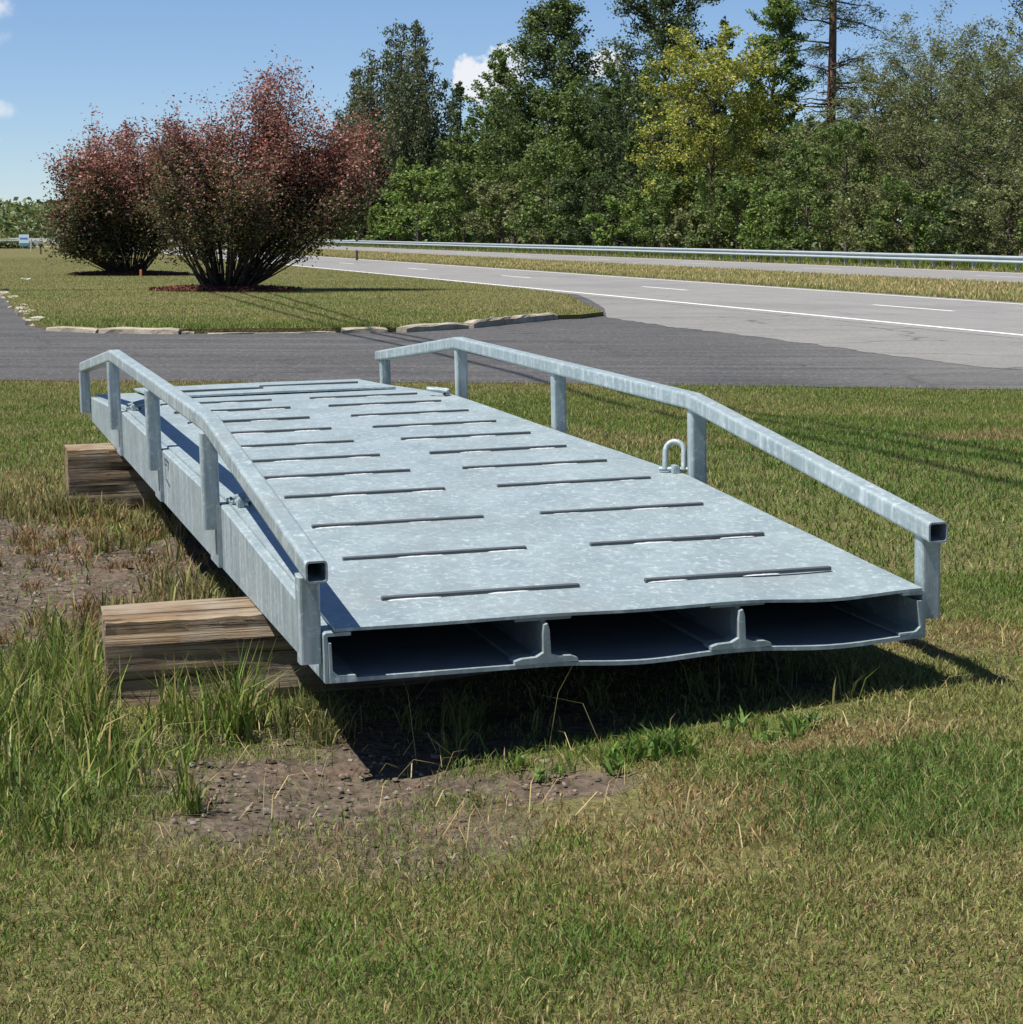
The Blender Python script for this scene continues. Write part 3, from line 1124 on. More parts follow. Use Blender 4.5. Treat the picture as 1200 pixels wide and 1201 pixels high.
    P = anchors[k] + off * arad[k][:, None]
    P = P[P[:, 2] > .05]
    shade = r.uniform(.78, 1.2, len(anchors))[k][:len(P)]
    c = leafcols(r, len(P), cols) * shade[:, None]
    obj('trunk', T.mesh('trunk'), M[bark], root)
    leaves('crown', P, np.full(len(P), leaf), c, M['leaf'], root, aspect, droop, seed)
    return root


def at(px, off):
    """point behind the road at distance off across it, seen along picture column px (of 1200)"""
    a = (px - 600) / 2622.8
    Yd = off / (RN[0] * a + RN[1])
    return a * Yd, Yd


def tree_px(px, top, hw, off, label, base=None, **kw):
    x, y = at(px, off)
    H = CAM_H + (270 - top) / 2622.8 * y
    return build_tree(kw.pop('name', 'tree'), x, y, H, hw / 2622.8 * y, label, leaf=kw.pop('leafpx', 3.8) / 2622.8 * y, **kw)


DK = ((.045, .068, .026), (.06, .085, .032), (.07, .098, .03))
MID = ((.075, .12, .03), (.095, .14, .036), (.115, .15, .04))
OLV = ((.125, .145, .05), (.155, .17, .07), (.10, .125, .04), (.20, .205, .095))
YEL = ((.24, .26, .045), (.30, .30, .055), (.16, .21, .04), (.36, .34, .07))
BRT = ((.12, .18, .04), (.15, .21, .045), (.09, .14, .035))
CED = ((.07, .09, .04), (.09, .108, .05), (.115, .125, .065), (.06, .08, .036))

sc_ = lambda P_, k_: tuple(tuple(v * k_ for v in c_) for c_ in P_)
DK, MID, OLV, YEL, BRT, CED = sc_(DK, 1.15), sc_(MID, 1.25), sc_(OLV, 1.12), sc_(YEL, 1.15), sc_(BRT, 1.3), sc_(CED, 1.15)
G1 = 'trees beyond the guardrail'
tree_px(462, 28, 62, 54, 'tall dense cedar with twin spires, the big dark one behind the red shrub', name='cedar_tree', group=G1, seed=11, kind='spires', cols=CED, nleaf=24000, limbs=30, h0=.16, clump=.2, droop=-.5, leafpx=3.6)
tree_px(492, 22, 50, 53, 'narrower cedar rising beside the twin-spired one, left of the cloud', name='cedar_tree', group=G1, seed=12, kind='spires', cols=CED, nleaf=16000, limbs=22, h0=.2, clump=.2, droop=-.5, leafpx=3.6)
tree_px(422, 82, 40, 56, 'lower rounded cedar peeping over the red shrub, beside the big cedar', name='cedar_tree', group=G1, seed=13, kind='spires', cols=CED, nleaf=10000, limbs=16, h0=.3, clump=.22, droop=-.5, leafpx=3.6)
tree_px(536, 92, 26, 52, 'slim dark cedar standing directly below the white cloud', name='cedar_tree', group=G1, seed=14, kind='spires', cols=DK, nleaf=6000, limbs=8, h0=.2, clump=.26, droop=-.5, leafpx=3.6)
tree_px(585, 120, 40, 51, 'mid green broadleaf tree between the cloud and the tall feathery-topped tree', group=G1, seed=15, cols=MID, nleaf=12000, limbs=44, h0=.12)
tree_px(645, -8, 78, 52, 'tall green tree tapering to an open feathery top, right of the cloud', group=G1, seed=16, kind='broad', cols=MID + DK, nleaf=30000, limbs=80, h0=.08, clump=.12, profile=lambda t: (1 - t) ** .62 * min(1, .55 + 2 * t) + .05)
tree_px(602, 50, 34, 54, 'thin pointed green tree leaning out beside the cloud, left of the feathery top', group=G1, seed=17, kind='column', cols=MID, nleaf=6500, limbs=26, h0=.25, clump=.14)
tree_px(706, 55, 32, 56, 'sparse tree of bare grey upper twigs between the feathery and the dark tree', group=G1, seed=18, kind='broad', cols=OLV, nleaf=1500, limbs=26, h0=.35, bark='grey_bark', trunk=.22)
tree_px(690, 120, 46, 53, 'rounded dark green tree below the bare grey twigs', group=G1, seed=19, cols=DK + MID, nleaf=13000, limbs=46)
tree_px(778, -70, 72, 57, 'very tall near-black evergreen rising out of the picture behind the yellow tree', name='evergreen_tree', group=G1, seed=20, kind='broad', cols=DK, nleaf=30000, limbs=80, h0=.1, clump=.13, profile=lambda t: (1 - t ** 2.5) ** .6 * min(1, .6 + t))
tree_px(742, 90, 44, 52, 'shadowy green tree at the foot of the very tall evergreen', group=G1, seed=21, cols=DK + MID, nleaf=11000, limbs=44)
tree_px(836, 14, 26, 60, 'feathery blue-green treetop between the tall evergreen and the leafy green tree', group=G1, seed=22, kind='column', cols=DK, nleaf=5000, limbs=26, h0=.3)
tree_px(828, 72, 72, 46.5, 'rounded yellow-green tree, the only yellow crown beyond the guardrail', name='yellow_tree', group=G1, seed=23, cols=YEL, nleaf=24000, limbs=60, h0=.1, clump=.13)
tree_px(898, -12, 46, 51, 'upright leafy green tree behind the yellow one, left of the pine trunk', group=G1, seed=24, kind='broad', cols=BRT + MID, nleaf=19000, limbs=64, h0=.3, clump=.13, profile=lambda t: (1 - t ** 2) ** .6)
tree_px(1012, 92, 48, 50, 'grey-green willow-like tree directly right of the pine trunk', name='willow_tree', group=G1, seed=25, cols=OLV, nleaf=17000, limbs=50, aspect=.3)
tree_px(1078, 62, 78, 49, 'broad olive willow-like tree, widest of the grey-green mass', name='willow_tree', group=G1, seed=26, cols=OLV, nleaf=30000, limbs=70, aspect=.3, h0=.06)
tree_px(1150, 66, 66, 48, 'olive willow-like tree between the widest one and the thin open-topped tree', name='willow_tree', group=G1, seed=27, cols=OLV + MID[:1], nleaf=24000, limbs=64, aspect=.3, h0=.06)
tree_px(1225, 70, 66, 48, 'olive willow-like tree at the foot of the thin open-topped tree', name='willow_tree', group=G1, seed=28, cols=OLV, nleaf=18000, limbs=56, aspect=.3, h0=.06)
tree_px(1196, -40, 44, 58, 'thin pale open-topped tree above the grey-green willows', group=G1, seed=29, kind='broad', cols=OLV, nleaf=3600, limbs=26, h0=.45, bark='grey_bark', clump=.2)
tree_px(1310, 30, 90, 52, 'large olive tree at the far end of the willow row', group=G1, seed=30, cols=OLV, nleaf=9000, limbs=30)

for i, (px, top, hw, pal, lab) in enumerate([
        (566, 165, 36, MID, 'green tree filling the gap under the white cloud'), (622, 118, 46, MID + DK, 'bushy green tree in front of the feathery-topped one, cloud side'),
        (668, 104, 44, MID, 'bushy green tree in front of the feathery-topped one, away from the cloud'), (722, 128, 42, DK, 'dark bushy tree below the bare twigs, against the tall evergreen'),
        (765, 118, 40, DK + MID, 'dark green tree half hidden by the yellow crown'), (868, 118, 40, MID, 'green tree squeezed between the yellow tree and the upright leafy one'),
        (925, 165, 40, MID + OLV, 'low green tree filling in left of the pine trunk'), (968, 152, 40, OLV, 'olive tree covering the base of the pine trunk'),
        (1040, 88, 50, OLV, 'olive tree between the pine-side willow and the widest willow'), (1112, 74, 50, OLV + MID[:1], 'olive tree behind the two widest willows'),
        (1182, 84, 50, OLV, 'olive tree tucked below the thin open-topped crown')]):
    tree_px(px, top, hw, 49.5 + (i % 3), lab, group=G1, seed=150 + i, cols=pal, nleaf=8500, limbs=40, h0=.08, aspect=.3 if pal[0] == OLV[0] else .55)

# the pine with its bare red-brown trunk
px_, py_ = at(967, 56)
PH = 25.0
pine = tag(empty('pine_tree', (px_, py_, 0)), 'tall pine with bare reddish trunk and dead side branches among green trees', 'tree', G1)
r = np.random.default_rng(44)
T = Tubes()
zz = np.linspace(0, 1, 10)
T.add(np.column_stack([np.sin(zz * 3) * .15, np.cos(zz * 2) * .1, zz * PH - .1]), .40 - .28 * zz, 9)
obj('trunk', T.mesh('trunk'), M['pine_bark'], pine)
T = Tubes()
anch, rad = [], []
for i in range(62):
    z = r.uniform(8.2, 23.5)
    az = r.uniform(0, 6.28)
    live = z > 12.6 or r.random() < .2
    Lb = r.uniform(1.2, 3.0) if not live else r.uniform(1.6, 3.4)
    d = np.array([math.cos(az), math.sin(az), r.uniform(-.25, .35)])
    q = np.linspace(0, 1, 6)[:, None]
    pts = np.array([0, 0, z]) + d * q * Lb + r.normal(0, .09, (6, 3)) * q
    T.add(pts, np.linspace(.075, .015, 6), 4)
    for j in range(5):
        b0 = pts[r.integers(2, 6)]
        e = b0 + (d + r.normal(0, .7, 3)) * r.uniform(.4, 1.0)
        T.add(np.array([b0, (b0 + e) / 2 + r.normal(0, .06, 3), e]), [.025, .018, .008], 3)
        if live:
            anch += [e, (b0 + e) / 2]
            rad += [.42, .34]
obj('branches', T.mesh('branches'), M['bark'], pine)
anch, rad = np.array(anch), np.array(rad)
k = r.integers(0, len(anch), 13000)
leaves('crown', anch[k] + r.normal(0, .6, (13000, 3)) * rad[k][:, None], np.full(13000, .27), leafcols(r, 13000, DK), M['leaf'], pine, .22, .1, 4)

# undergrowth in front of the trees
under_list = [
    (392, 238, 34, 'MID', 'low green thicket behind the red shrub where the guardrail starts'), (432, 228, 34, 'DK', 'dark green thicket at the foot of the lower rounded cedar'),
    (492, 205, 42, 'BRT', 'bright green rounded bush at the foot of the narrower cedar'), (458, 250, 28, 'BRT', 'small yellowish bush behind the guardrail under the twin-spired cedar'),
    (545, 200, 40, 'MID', 'leafy green bush under the slim dark cedar'), (590, 222, 42, 'OLV', 'olive bush under the mid green broadleaf tree'),
    (640, 180, 48, 'MID', 'tall green bush at the foot of the feathery-topped tree'), (695, 215, 44, 'DK', 'dark bush under the rounded dark green tree'),
    (735, 240, 36, 'BRT', 'bright green bush behind the guardrail below the very tall evergreen'), (782, 215, 44, 'MID', 'green bush at the shaded foot of the yellow tree'),
    (812, 250, 30, 'OLV', 'weedy pale bush at the guardrail under the yellow tree'), (862, 215, 44, 'MID', 'dense green bush to the right of the yellow tree'),
    (905, 232, 42, 'BRT', 'bright green bush below the upright leafy green tree'), (940, 178, 44, 'MID', 'tall green bush at the left of the pine trunk'),
    (990, 150, 48, 'MID', 'tall green bush hiding the foot of the pine trunk'), (1018, 222, 44, 'OLV', 'olive bush under the grey-green tree beside the pine'),
    (1068, 228, 46, 'MID', 'green bush below the widest willow-like tree'), (1092, 262, 26, 'BRT', 'small bright yellow-green bush at the guardrail below the willows'),
    (1125, 236, 44, 'DK', 'dark bush in the shade between the two widest willows'), (1178, 226, 46, 'OLV', 'olive bush under the thin open-topped tree'),
    (1235, 230, 46, 'MID', 'green bush past the thin open-topped tree')]
PAL = dict(MID=MID, DK=DK, BRT=BRT, OLV=OLV)
for i, (px, top, hw, pal, lab) in enumerate(under_list):
    tree_px(px, top, hw, 43.6 + (i % 3) * .5, lab, name='bush', cat='bush', group='undergrowth behind the guardrail', seed=100 + i, cols=PAL[pal], nleaf=6500 if top < 245 else 3600,
            limbs=20, h0=.02, clump=.15, subs=5, leafpx=4.0, profile=lambda t: math.sqrt(max(.05, 1 - t ** 2.4)))

# dense wood further back, reading as one dark mass
r = np.random.default_rng(71)
N = 46000
s_ = 70 + 330 * r.random(N) ** 1.3
of = r.uniform(58, 76, N)
xw, yw = RN[0] * of + RD[0] * s_, RN[1] * of + RD[1] * s_
hmax = (5.5 + 5.0 * vnoise(s_, of, .09, 31, 3)) * (0.75 + yw / 420)
zw = hmax * r.random(N) ** .7
P = np.column_stack([xw, yw, zw])
o = leaves('back_wood', P, .5 + yw / 420, leafcols(r, N, DK + MID), M['leaf'], None, .6, .2, 5)
tag(o, 'dark mass of leaves filling the wood behind the roadside trees', 'wood', kind='stuff')
N = 24000
xw = r.uniform(-215, -62, N)
yw = r.uniform(440, 520, N)
hm = 4 + 7 * vnoise(xw, yw, .04, 33, 3)
o = leaves('far_wood', np.column_stack([xw, yw, hm * r.random(N)]), np.full(N, 1.1), leafcols(r, N, DK + MID + OLV), M['leaf'], None, .7, .2, 6)
tag(o, 'distant line of trees on the horizon past the red shrubs', 'wood', kind='stuff')


# ------------------------------------------------------------------ the two red shrubs with mulch beds
def red_shrub(label, x, y, H, lobes, seed, dense, bed, leafsz):
    """lobes: list of (dx, dy, z, radius xy, radius z, weight)"""
    r = np.random.default_rng(seed)
    root = tag(empty('red_leaved_shrub', (x, y, ISLZ)), label, 'shrub', 'red-leaved shrubs on the lawn')
    T = Tubes()
    tips, tipr = [], []
    wts = np.array([l[5] for l in lobes], float)
    wts /= wts.sum()
    for i in range(120):
        l = lobes[r.choice(len(lobes), p=wts)]
        d = r.normal(size=3)
        d /= np.linalg.norm(d)
        rad_ = r.random() ** .45
        tip = np.array([l[0] + d[0] * l[3] * rad_, l[1] + d[1] * l[3] * rad_, l[2] + d[2] * l[4] * rad_])
        if tip[2] < .7: tip[2] = .7 + r.random()
        az = math.atan2(tip[1], tip[0]) + r.normal(0, .25)
        br = r.uniform(.08, .5)
        b = np.array([math.cos(az) * br, math.sin(az) * br * .8, -.05])
        q = np.linspace(0, 1, 7)[:, None]
        pts = b + (tip - b) * np.column_stack([q[:, 0] ** .95, q[:, 0] ** .95, q[:, 0]]) + r.normal(0, .05, (7, 3)) * q
        pts[:, :2] += np.array([math.cos(az), math.sin(az)]) * (np.sin(q * math.pi) * r.uniform(.1, .55))
        T.add(pts, np.linspace(.032, .006, 7) * r.uniform(.6, 1.25), 4)
        for j in range(11):
            f = r.uniform(.42, 1.0)
            b0 = np.array([np.interp(f, q[:, 0], pts[:, k]) for k in range(3)])
            dd = (tip - b) / np.linalg.norm(tip - b) * .8 + r.normal(0, .55, 3)
            e = b0 + dd * r.uniform(.35, .8) * (1.25 - .5 * f)
            T.add(np.array([b0, (b0 + e) / 2 + r.normal(0, .03, 3), e]), [.009, .006, .003], 3)
            for g in (.3, .55, .8, 1.0):
                tips.append(b0 + (e - b0) * g)
                tipr.append(.17)
        tips += [tip, tip - (tip - b) * .05]
        tipr += [.12, .15]
    tips, tipr = np.array(tips), np.array(tipr)
    k = r.integers(0, len(tips), dense)
    P = tips[k] + r.normal(0, 1, (dense, 3)) * tipr[k][:, None]
    P = P[P[:, 2] > .35 + .55 * r.random(len(P))]
    n = len(P)
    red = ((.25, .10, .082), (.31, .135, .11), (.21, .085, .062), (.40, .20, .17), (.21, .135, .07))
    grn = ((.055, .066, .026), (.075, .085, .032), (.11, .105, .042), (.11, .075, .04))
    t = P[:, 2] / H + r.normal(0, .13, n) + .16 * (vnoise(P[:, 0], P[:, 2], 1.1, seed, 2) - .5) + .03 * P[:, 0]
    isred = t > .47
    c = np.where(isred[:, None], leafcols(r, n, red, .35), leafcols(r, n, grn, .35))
    pk = (r.random(n) < .05) & (t > .5)
    c[pk] = np.array([.6, .26, .24]) * r.uniform(.7, 1.2, (pk.sum(), 1))
    obj('stems', T.mesh('stems'), M['stem'], root)
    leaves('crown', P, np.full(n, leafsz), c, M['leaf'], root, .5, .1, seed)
    # mulch bed
    bm = bmesh.new()
    rings = []
    for q, zq in ((1.0, .0), (.93, .05), (.7, .10), (.35, .13)):
        rings.append([(x + bed[0] * q * math.cos(a) * (1 + .05 * math.sin(3 * a + seed)), y + bed[1] * q * math.sin(a), ISLZ + zq + .01 + random.uniform(-.012, .012)) for a in np.linspace(0, 2 * math.pi, 40, endpoint=False)])
    loft(bm, rings, cap0=False)
    o = obj('mulch_bed', bm, M['mulch'])
    tag(o, kind='structure')
    N = 1500
    a = r.uniform(0, 6.283, N)
    q = np.sqrt(r.random(N)) * 1.04
    Pm = np.column_stack([x + bed[0] * q * np.cos(a), y + bed[1] * q * np.sin(a), ISLZ + .03 + .1 * (1 - q.clip(0, 1)) + r.uniform(0, .05, N)])
    o2 = leaves('mulch_chips', Pm, np.full(N, .13), leafcols(r, N, ((.12, .04, .028), (.07, .025, .018), (.19, .07, .045))), M['leaf'], o, .3, 0, seed)
    tag(o2, kind='stuff')


red_shrub('taller red-leaved shrub with bare spreading stems, nearer the driveway kerb', -7.2, 56.6, 6.05,
          [(.3, 0, 3.2, 2.2, 1.6, 4), (1.35, .3, 4.25, 1.25, 1.4, 2.4), (2.6, .2, 3.2, 1.15, 1.4, 2.6), (-.6, 0, 3.6, 1.3, 1.25, 1.6), (1.0, 0, 2.1, 2.5, .8, 2.4)], 5, 88000, (1.85, 1.1), .086)
red_shrub('red and dark green shrub, dense to the ground, standing behind the taller one', -13.0, 76.5, 5.9,
          [(-.3, 0, 3.3, 2.35, 1.7, 4), (-1.35, 0, 2.8, 1.7, 1.5, 2.8), (1.0, .3, 3.9, 1.5, 1.5, 3), (-.4, -.3, 1.7, 1.9, .9, 2.2), (-.5, 0, 4.5, 1.4, .9, 1.4), (-.6, 0, 1.2, 1.8, .7, 1.6)], 6, 76000, (2.0, 1.3), .115)

# ------------------------------------------------------------------ guardrail
gr = tag(empty('guardrail', (*road_xy(41.6, 60), 0)), 'long galvanised guardrail on posts along the far side of the road', 'guardrail')
gr.rotation_euler = (0, 0, math.atan2(RD[1], RD[0]))
prof = [(0, .155), (-.03, .15), (-.08, .105), (-.08, .075), (-.03, .02), (0, .0), (-.03, -.02), (-.08, -.075), (-.08, -.105), (-.03, -.15), (0, -.155)]
prof2 = [(p + .006, z) for p, z in reversed(prof)]
bm = bmesh.new()
loft(bm, [[(0.0, -p, z) for p, z in prof + prof2], [(7.62, -p, z) for p, z in prof + prof2]])
beam_me = bpy.data.meshes.new('beam')
bm.to_mesh(beam_me)
bm.free()
beam_me.materials.append(M['guard'])
bm = bmesh.new()
add_box(bm, -.05, .05, -.17, -.03, -.1, .56)
post_me = bpy.data.meshes.new('post')
bm.to_mesh(post_me)
bm.free()
post_me.materials.append(M['guard'])
for k in range(-8, 38):
    o = link(bpy.data.objects.new('beam', beam_me), gr)
    o.location = (k * 7.615, 0, .43 + (.004 if k % 2 else 0))
    for j in range(4):
        p_ = link(bpy.data.objects.new('post', post_me), gr)
        p_.location = (k * 7.615 + j * 1.904, 0, 0)

# ------------------------------------------------------------------ small far things
def post_thing(name, label, cat, x, y, h, wd, col, group=None):
    bm = box_bm(-wd / 2, wd / 2, -wd / 2, wd / 2, -.1, h, bevel=wd * .15, seg=1)
    o = obj(name, bm, plain(name, col))
    o.location = (x, y, 0)
    return tag(o, label, cat, group)


def depth_at(px, Yd): return (px - 600) / 2622.8 * Yd


sg_ = tag(empty('roadside_sign', (depth_at(33, 190), 190, 0)), 'small blue and white roadside sign board on two posts far down the lawn', 'sign')
obj('board', box_bm(-.42, .42, -.03, .03, .28, 1.22, bevel=.01), plain('sign_white', (.62, .74, .82)), sg_)
obj('lower_band', box_bm(-.40, .40, -.04, -.031, .30, .52), plain('sign_teal', (.06, .25, .3)), sg_)
obj('upper_band', box_bm(-.36, .30, -.04, -.031, .84, .97), plain('sign_blue', (.08, .2, .5)), sg_)
for s in (-1, 1): obj('leg', box_bm(s * .34 - .03, s * .34 + .03, .031, .09, -.1, 1.2), plain('sign_leg', (.3, .3, .3)), sg_)
post_thing('marker_post', 'thin pale post standing by the path beside the far sign', 'post', depth_at(41, 170), 170, .95, .12, (.5, .46, .4))
mb = tag(empty('letterbox', (depth_at(52, 150), 150, 0)), 'small dark letterbox on a post on the far lawn', 'letterbox')
obj('post', box_bm(-.05, .05, -.05, .05, -.1, .5), plain('letterbox_post', (.1, .08, .06)), mb)
obj('box', box_bm(-.11, .11, -.24, .24, .5, .72, bevel=.05), plain('letterbox_box', (.03, .03, .035)), mb)
bh = tag(empty('far_building', (depth_at(-72, 520), 520, 0)), 'low far-off building with a blue roof on the horizon', 'building')
obj('wall', box_bm(-12, 12, 0, 9, -.2, 4.6), plain('far_wall', (.45, .44, .42)), bh)
bm = bmesh.new()
loft(bm, [[(-13, -1, 4.6), (-13, 10, 4.6), (-13, 4.5, 6.6)], [(13, -1, 4.6), (13, 10, 4.6), (13, 4.5, 6.6)]])
obj('roof', bm, plain('blue_roof', (.05, .12, .42)), bh)
for q in range(4): obj('window', box_bm(-10 + q * 5.4, -7.4 + q * 5.4, -.06, -.002, .9, 2.3), plain('far_window', (.05, .06, .08)), bh)
gs = tag(empty('far_guardrail', (depth_at(10, 205), 205, 0)), 'short grey guardrail end on the far left lawn', 'guardrail')
obj('beam', box_bm(-9, 3.2, -.04, .04, .35, .68, bevel=.02), M['guard'], gs)
for q in range(5): obj('post', box_bm(-8.5 + q * 2.8, -8.35 + q * 2.8, .041, .15, -.1, .66), M['guard'], gs)
# hedge in front of it
r = np.random.default_rng(8)
N = 2200
xx = r.uniform(-9, 2.5, N)
leaves_o = leaves('low_hedge', np.column_stack([depth_at(10, 196) + xx, 196 + r.uniform(-.6, .6, N), r.uniform(.0, .62, N)]), np.full(N, .3), leafcols(r, N, DK + OLV), M['leaf'], None, .6, 0, 9)
tag(leaves_o, 'low dark hedge in front of the far left guardrail', 'hedge')
# orange marker beside the second shrub, scrap of paper on the lawn, delineator on the median
post_thing('orange_marker', 'tiny orange marker stake at the foot of the dense shrub', 'marker', depth_at(168, 74), 74, .22, .07, (.65, .16, .05)).location.z = ISLZ
bm = bmesh.new()
gp_ = [[bm.verts.new((i * .09, j * .08, .03 * math.sin(i * 2.1 + j) + .04)) for i in range(4)] for j in range(3)]
for j in range(2):
    for i in range(3): bm.faces.new((gp_[j][i], gp_[j][i + 1], gp_[j + 1][i + 1], gp_[j + 1][i]))
bmesh.ops.solidify(bm, geom=bm.faces[:], thickness=.004)
o = obj('paper_scrap', bm, plain('paper', (.8, .8, .78)))
o.location = (depth_at(28, 66), 66, ISLZ + .06)
tag(o, 'crumpled white scrap of paper lying on the lawn left of the shrubs', 'litter')
mx_, my_ = road_xy(24.2, 96)
post_thing('delineator', 'short dark post at the edge of the grassy median', 'post', depth_at(420, 119), 119, .55, .12, (.05, .045, .04))

# utility pole just left of the picture and the cables whose shadows cross the drive and the lawn
pole = tag(empty('utility_pole', (-14.6, 56, 0)), 'wooden utility pole carrying the overhead cables beside the drive', 'pole')
T = Tubes()
T.add([(0, 0, -.2), (0, 0, 8), (0, 0, 15.6)], [.17, .14, .11], 10)
obj('shaft', T.mesh('shaft'), M['bark'], pole)
obj('cross_arm', box_bm(-1.1, 1.1, -.18, -.08, 14.7, 14.84), M['bark'], pole)
WZ = 14.4
for k, (dx, lab) in enumerate(((-.75, 'outer overhead cable on the arm end away from the road'), (0.0, 'middle overhead cable of three'), (.75, 'outer overhead cable on the arm end towards the road'))):
    sh = [(-5.6, 55.0), (-2.5, 35.9), (-.9, 30.5), (0.5, 25.0), (2.3, 16.0), (3.2, 11.9), (5.5, 0), (8, -14)]
    pts = []
    for i, (sx, sy) in enumerate(sh):
        z = WZ + (.4 if i == 0 else (-.5 + .1 * abs(i - 4)))
        off = dx if k != 1 else .12
        pts.append((sx + off * .55 - SHX * z, sy - SHY * z, z))
    pts[0] = (-14.6 + dx, 55.86, 14.88)
    T = Tubes()
    T.add(pts, [.036] * len(pts), 6)
    tag(obj('overhead_cable', T.mesh('overhead_cable'), plain('cable', (.02, .02, .02))), lab, 'cable', 'overhead cables')
pole2 = tag(empty('utility_pole', (1.9, -16.4, 0)), 'wooden utility pole behind the bridge viewer carrying the cables onward', 'pole')
T = Tubes()
T.add([(0, 0, -.2), (0, 0, 8), (0, 0, 15.0)], [.17, .14, .11], 10)
obj('shaft', T.mesh('shaft'), M['bark'], pole2)


# ------------------------------------------------------------------ grass
def blades(name, x, y, z, h, wd, lean, col, label, m=None, bend=True, seed=1, azi=None):
    r = np.random.default_rng(seed)
    n = len(x)
    az = r.uniform(0, 2 * np.pi, n) if azi is None else azi
    fa = r.uniform(0, 2 * np.pi, n)
    d = np.column_stack([np.cos(az), np.sin(az), np.zeros(n)])
    s = np.column_stack([np.cos(fa), np.sin(fa), np.zeros(n)])
    b = np.column_stack([x, y, z - .006])
    h, wd, lean = [np.asarray(q).reshape(-1, 1) * np.ones((n, 1)) for q in (h, wd, lean)]
    up = np.array([[0, 0, 1.0]])
    tip = b + d * lean * h + up * h * np.sqrt(np.clip(1.15 - lean ** 2 * .8, .06, 1))
    if bend == 'kite':
        mid = b + d * lean * h * .30 + up * h * .58 * np.sqrt(np.clip(1.15 - lean ** 2 * .5, .1, 1))
        V = np.stack([b, mid + s * wd * .5, mid - s * wd * .5, tip], 1).reshape(-1, 3)
        i = np.arange(n)[:, None] * 4
        F3 = np.concatenate([i + [0, 1, 2], i + [2, 1, 3]], 0)
        c = np.repeat(col, 4, 0)
    elif bend:
        mid = b + d * lean * h * .34 + up * h * .62 * np.sqrt(np.clip(1.15 - lean ** 2 * .5, .1, 1))
        V = np.stack([b - s * wd * .5, b + s * wd * .5, mid + s * wd * .42, mid - s * wd * .42, tip], 1).reshape(-1, 3)
        i = np.arange(n)[:, None] * 5
        F3 = np.concatenate([i + [0, 1, 2], i + [0, 2, 3], i + [3, 2, 4]], 0)
        c = np.repeat(col, 5, 0)
    else:
        V = np.stack([b - s * wd * .5, b + s * wd * .5, tip], 1).reshape(-1, 3)
        F3 = np.arange(3 * n).reshape(-1, 3)
        c = np.repeat(col, 3, 0)
    o = obj(name, np_mesh(name, V, F3, 3, c), m or M['blade'])
    return tag(o, label, 'grass', kind='stuff')


GREEN = np.array([.135, .20, .034])
LUSH = np.array([.10, .185, .034])
OLIVE = np.array([.225, .25, .07])
STRAW = np.array([.40, .32, .15])
RUST = np.array([.28, .16, .07])


def lawn_colour(r, x, y, dry, lush):
    n = len(x)
    p = vnoise(x, y, .9, 41, 3)
    q = vnoise(x, y, 5.0, 42, 2)
    g = GREEN + (OLIVE - GREEN) * sstep(p + (q - .5) * .6, .38, .72)[:, None]
    g = g + (LUSH - g) * (lush * .75)[:, None]
    isdry = r.random(n) < np.clip(.11 + .75 * dry + .22 * (p - .45) - .1 * lush, .03, .95)
    c = np.where(isdry[:, None], STRAW * r.uniform(.7, 1.15, (n, 1)), g)
    rs = (r.random(n) < .3 * dry)
    c[rs] = RUST
    return np.clip(c * r.uniform(.5, 1.3, (n, 1)) * r.uniform(.93, 1.07, (n, 3)), .005, .8)


def in_timber(x, y):
    u, v = bridge_uv(x, y)
    return ((np.abs(u - 1.28 + .05 * v) < .17) & (v > -.5) & (v < 1.8)) | ((np.abs(u - 6.42) < .16) & (v > -.2) & (v < 1.7))


def scatter(n, y0, y1, mx0, seed, power=1.0, slope=.2288):
    r = np.random.default_rng(seed)
    y = y0 + (y1 - y0) * r.random(n) ** power
    hw = slope * y + mx0
    x = r.uniform(-1, 1, n) * hw
    return r, x, y


# close lawn
r, x, y = scatter(430000, 3.6, 8.6, .7, 201, .95)
dirt, under, dry, lush = patches(x, y)
dens = vnoise(x, y, 4.0, 51, 3)
keep = r.random(len(x)) < np.clip(1.0 - .97 * dirt ** .8 - .80 * under - .25 * dry - .5 * sstep(dens, .62, .3) * 0 - .35 * (dens < .38), .02, 1)
keep &= ~in_timber(x, y)
x, y, dry, lush, dirt = x[keep], y[keep], dry[keep], lush[keep], dirt[keep]
n = len(x)
dry = np.maximum(dry, (.10 + .22 * vnoise(x, y, 1.7, 77, 3)) * sstep(y, 6.2, 5.0) * (1 - .7 * lush))
hh = r.uniform(.014, .04, n) * (1 + .55 * lush - .2 * dry) * (.6 + .8 * vnoise(x, y, 2.2, 52, 2))
blades('lawn_grass', x, y, ground_z(x, y), hh, r.uniform(.0022, .004, n), r.uniform(.2, 1.1, n), lawn_colour(r, x, y, dry, lush), 'short mown grass round the bridge with dry and lush patches', bend='kite', seed=2)
# lawn up to the driveway
r, x, y = scatter(450000, 8.6, 24.6, 2.0, 202, .85)
edge = np.interp(x, [-70, -12, -5.5, 0, 5.15, 9.4], [28, 24.4, 23.9, 23.5, 22.5, 21.2])
dirt, under, dry, lush = patches(x, y)
keep = (r.random(len(x)) < np.clip(1.0 - .93 * dirt - .8 * under, .02, 1)) & (y < edge + r.normal(0, .12, len(x))) & ~in_timber(x, y)
x, y, dry, lush, edge = x[keep], y[keep], dry[keep], lush[keep], edge[keep]
n = len(x)
dry = np.maximum(dry, .55 * sstep(edge - y, 1.2, 0) * (x < 1))
blades('lawn_grass', x, y, ground_z(x, y), r.uniform(.02, .048, n), r.uniform(.006, .011, n), r.uniform(.1, 1.0, n), lawn_colour(r, x, y, dry, lush), 'mown lawn between the bridge and the driveway', bend=False, seed=3)

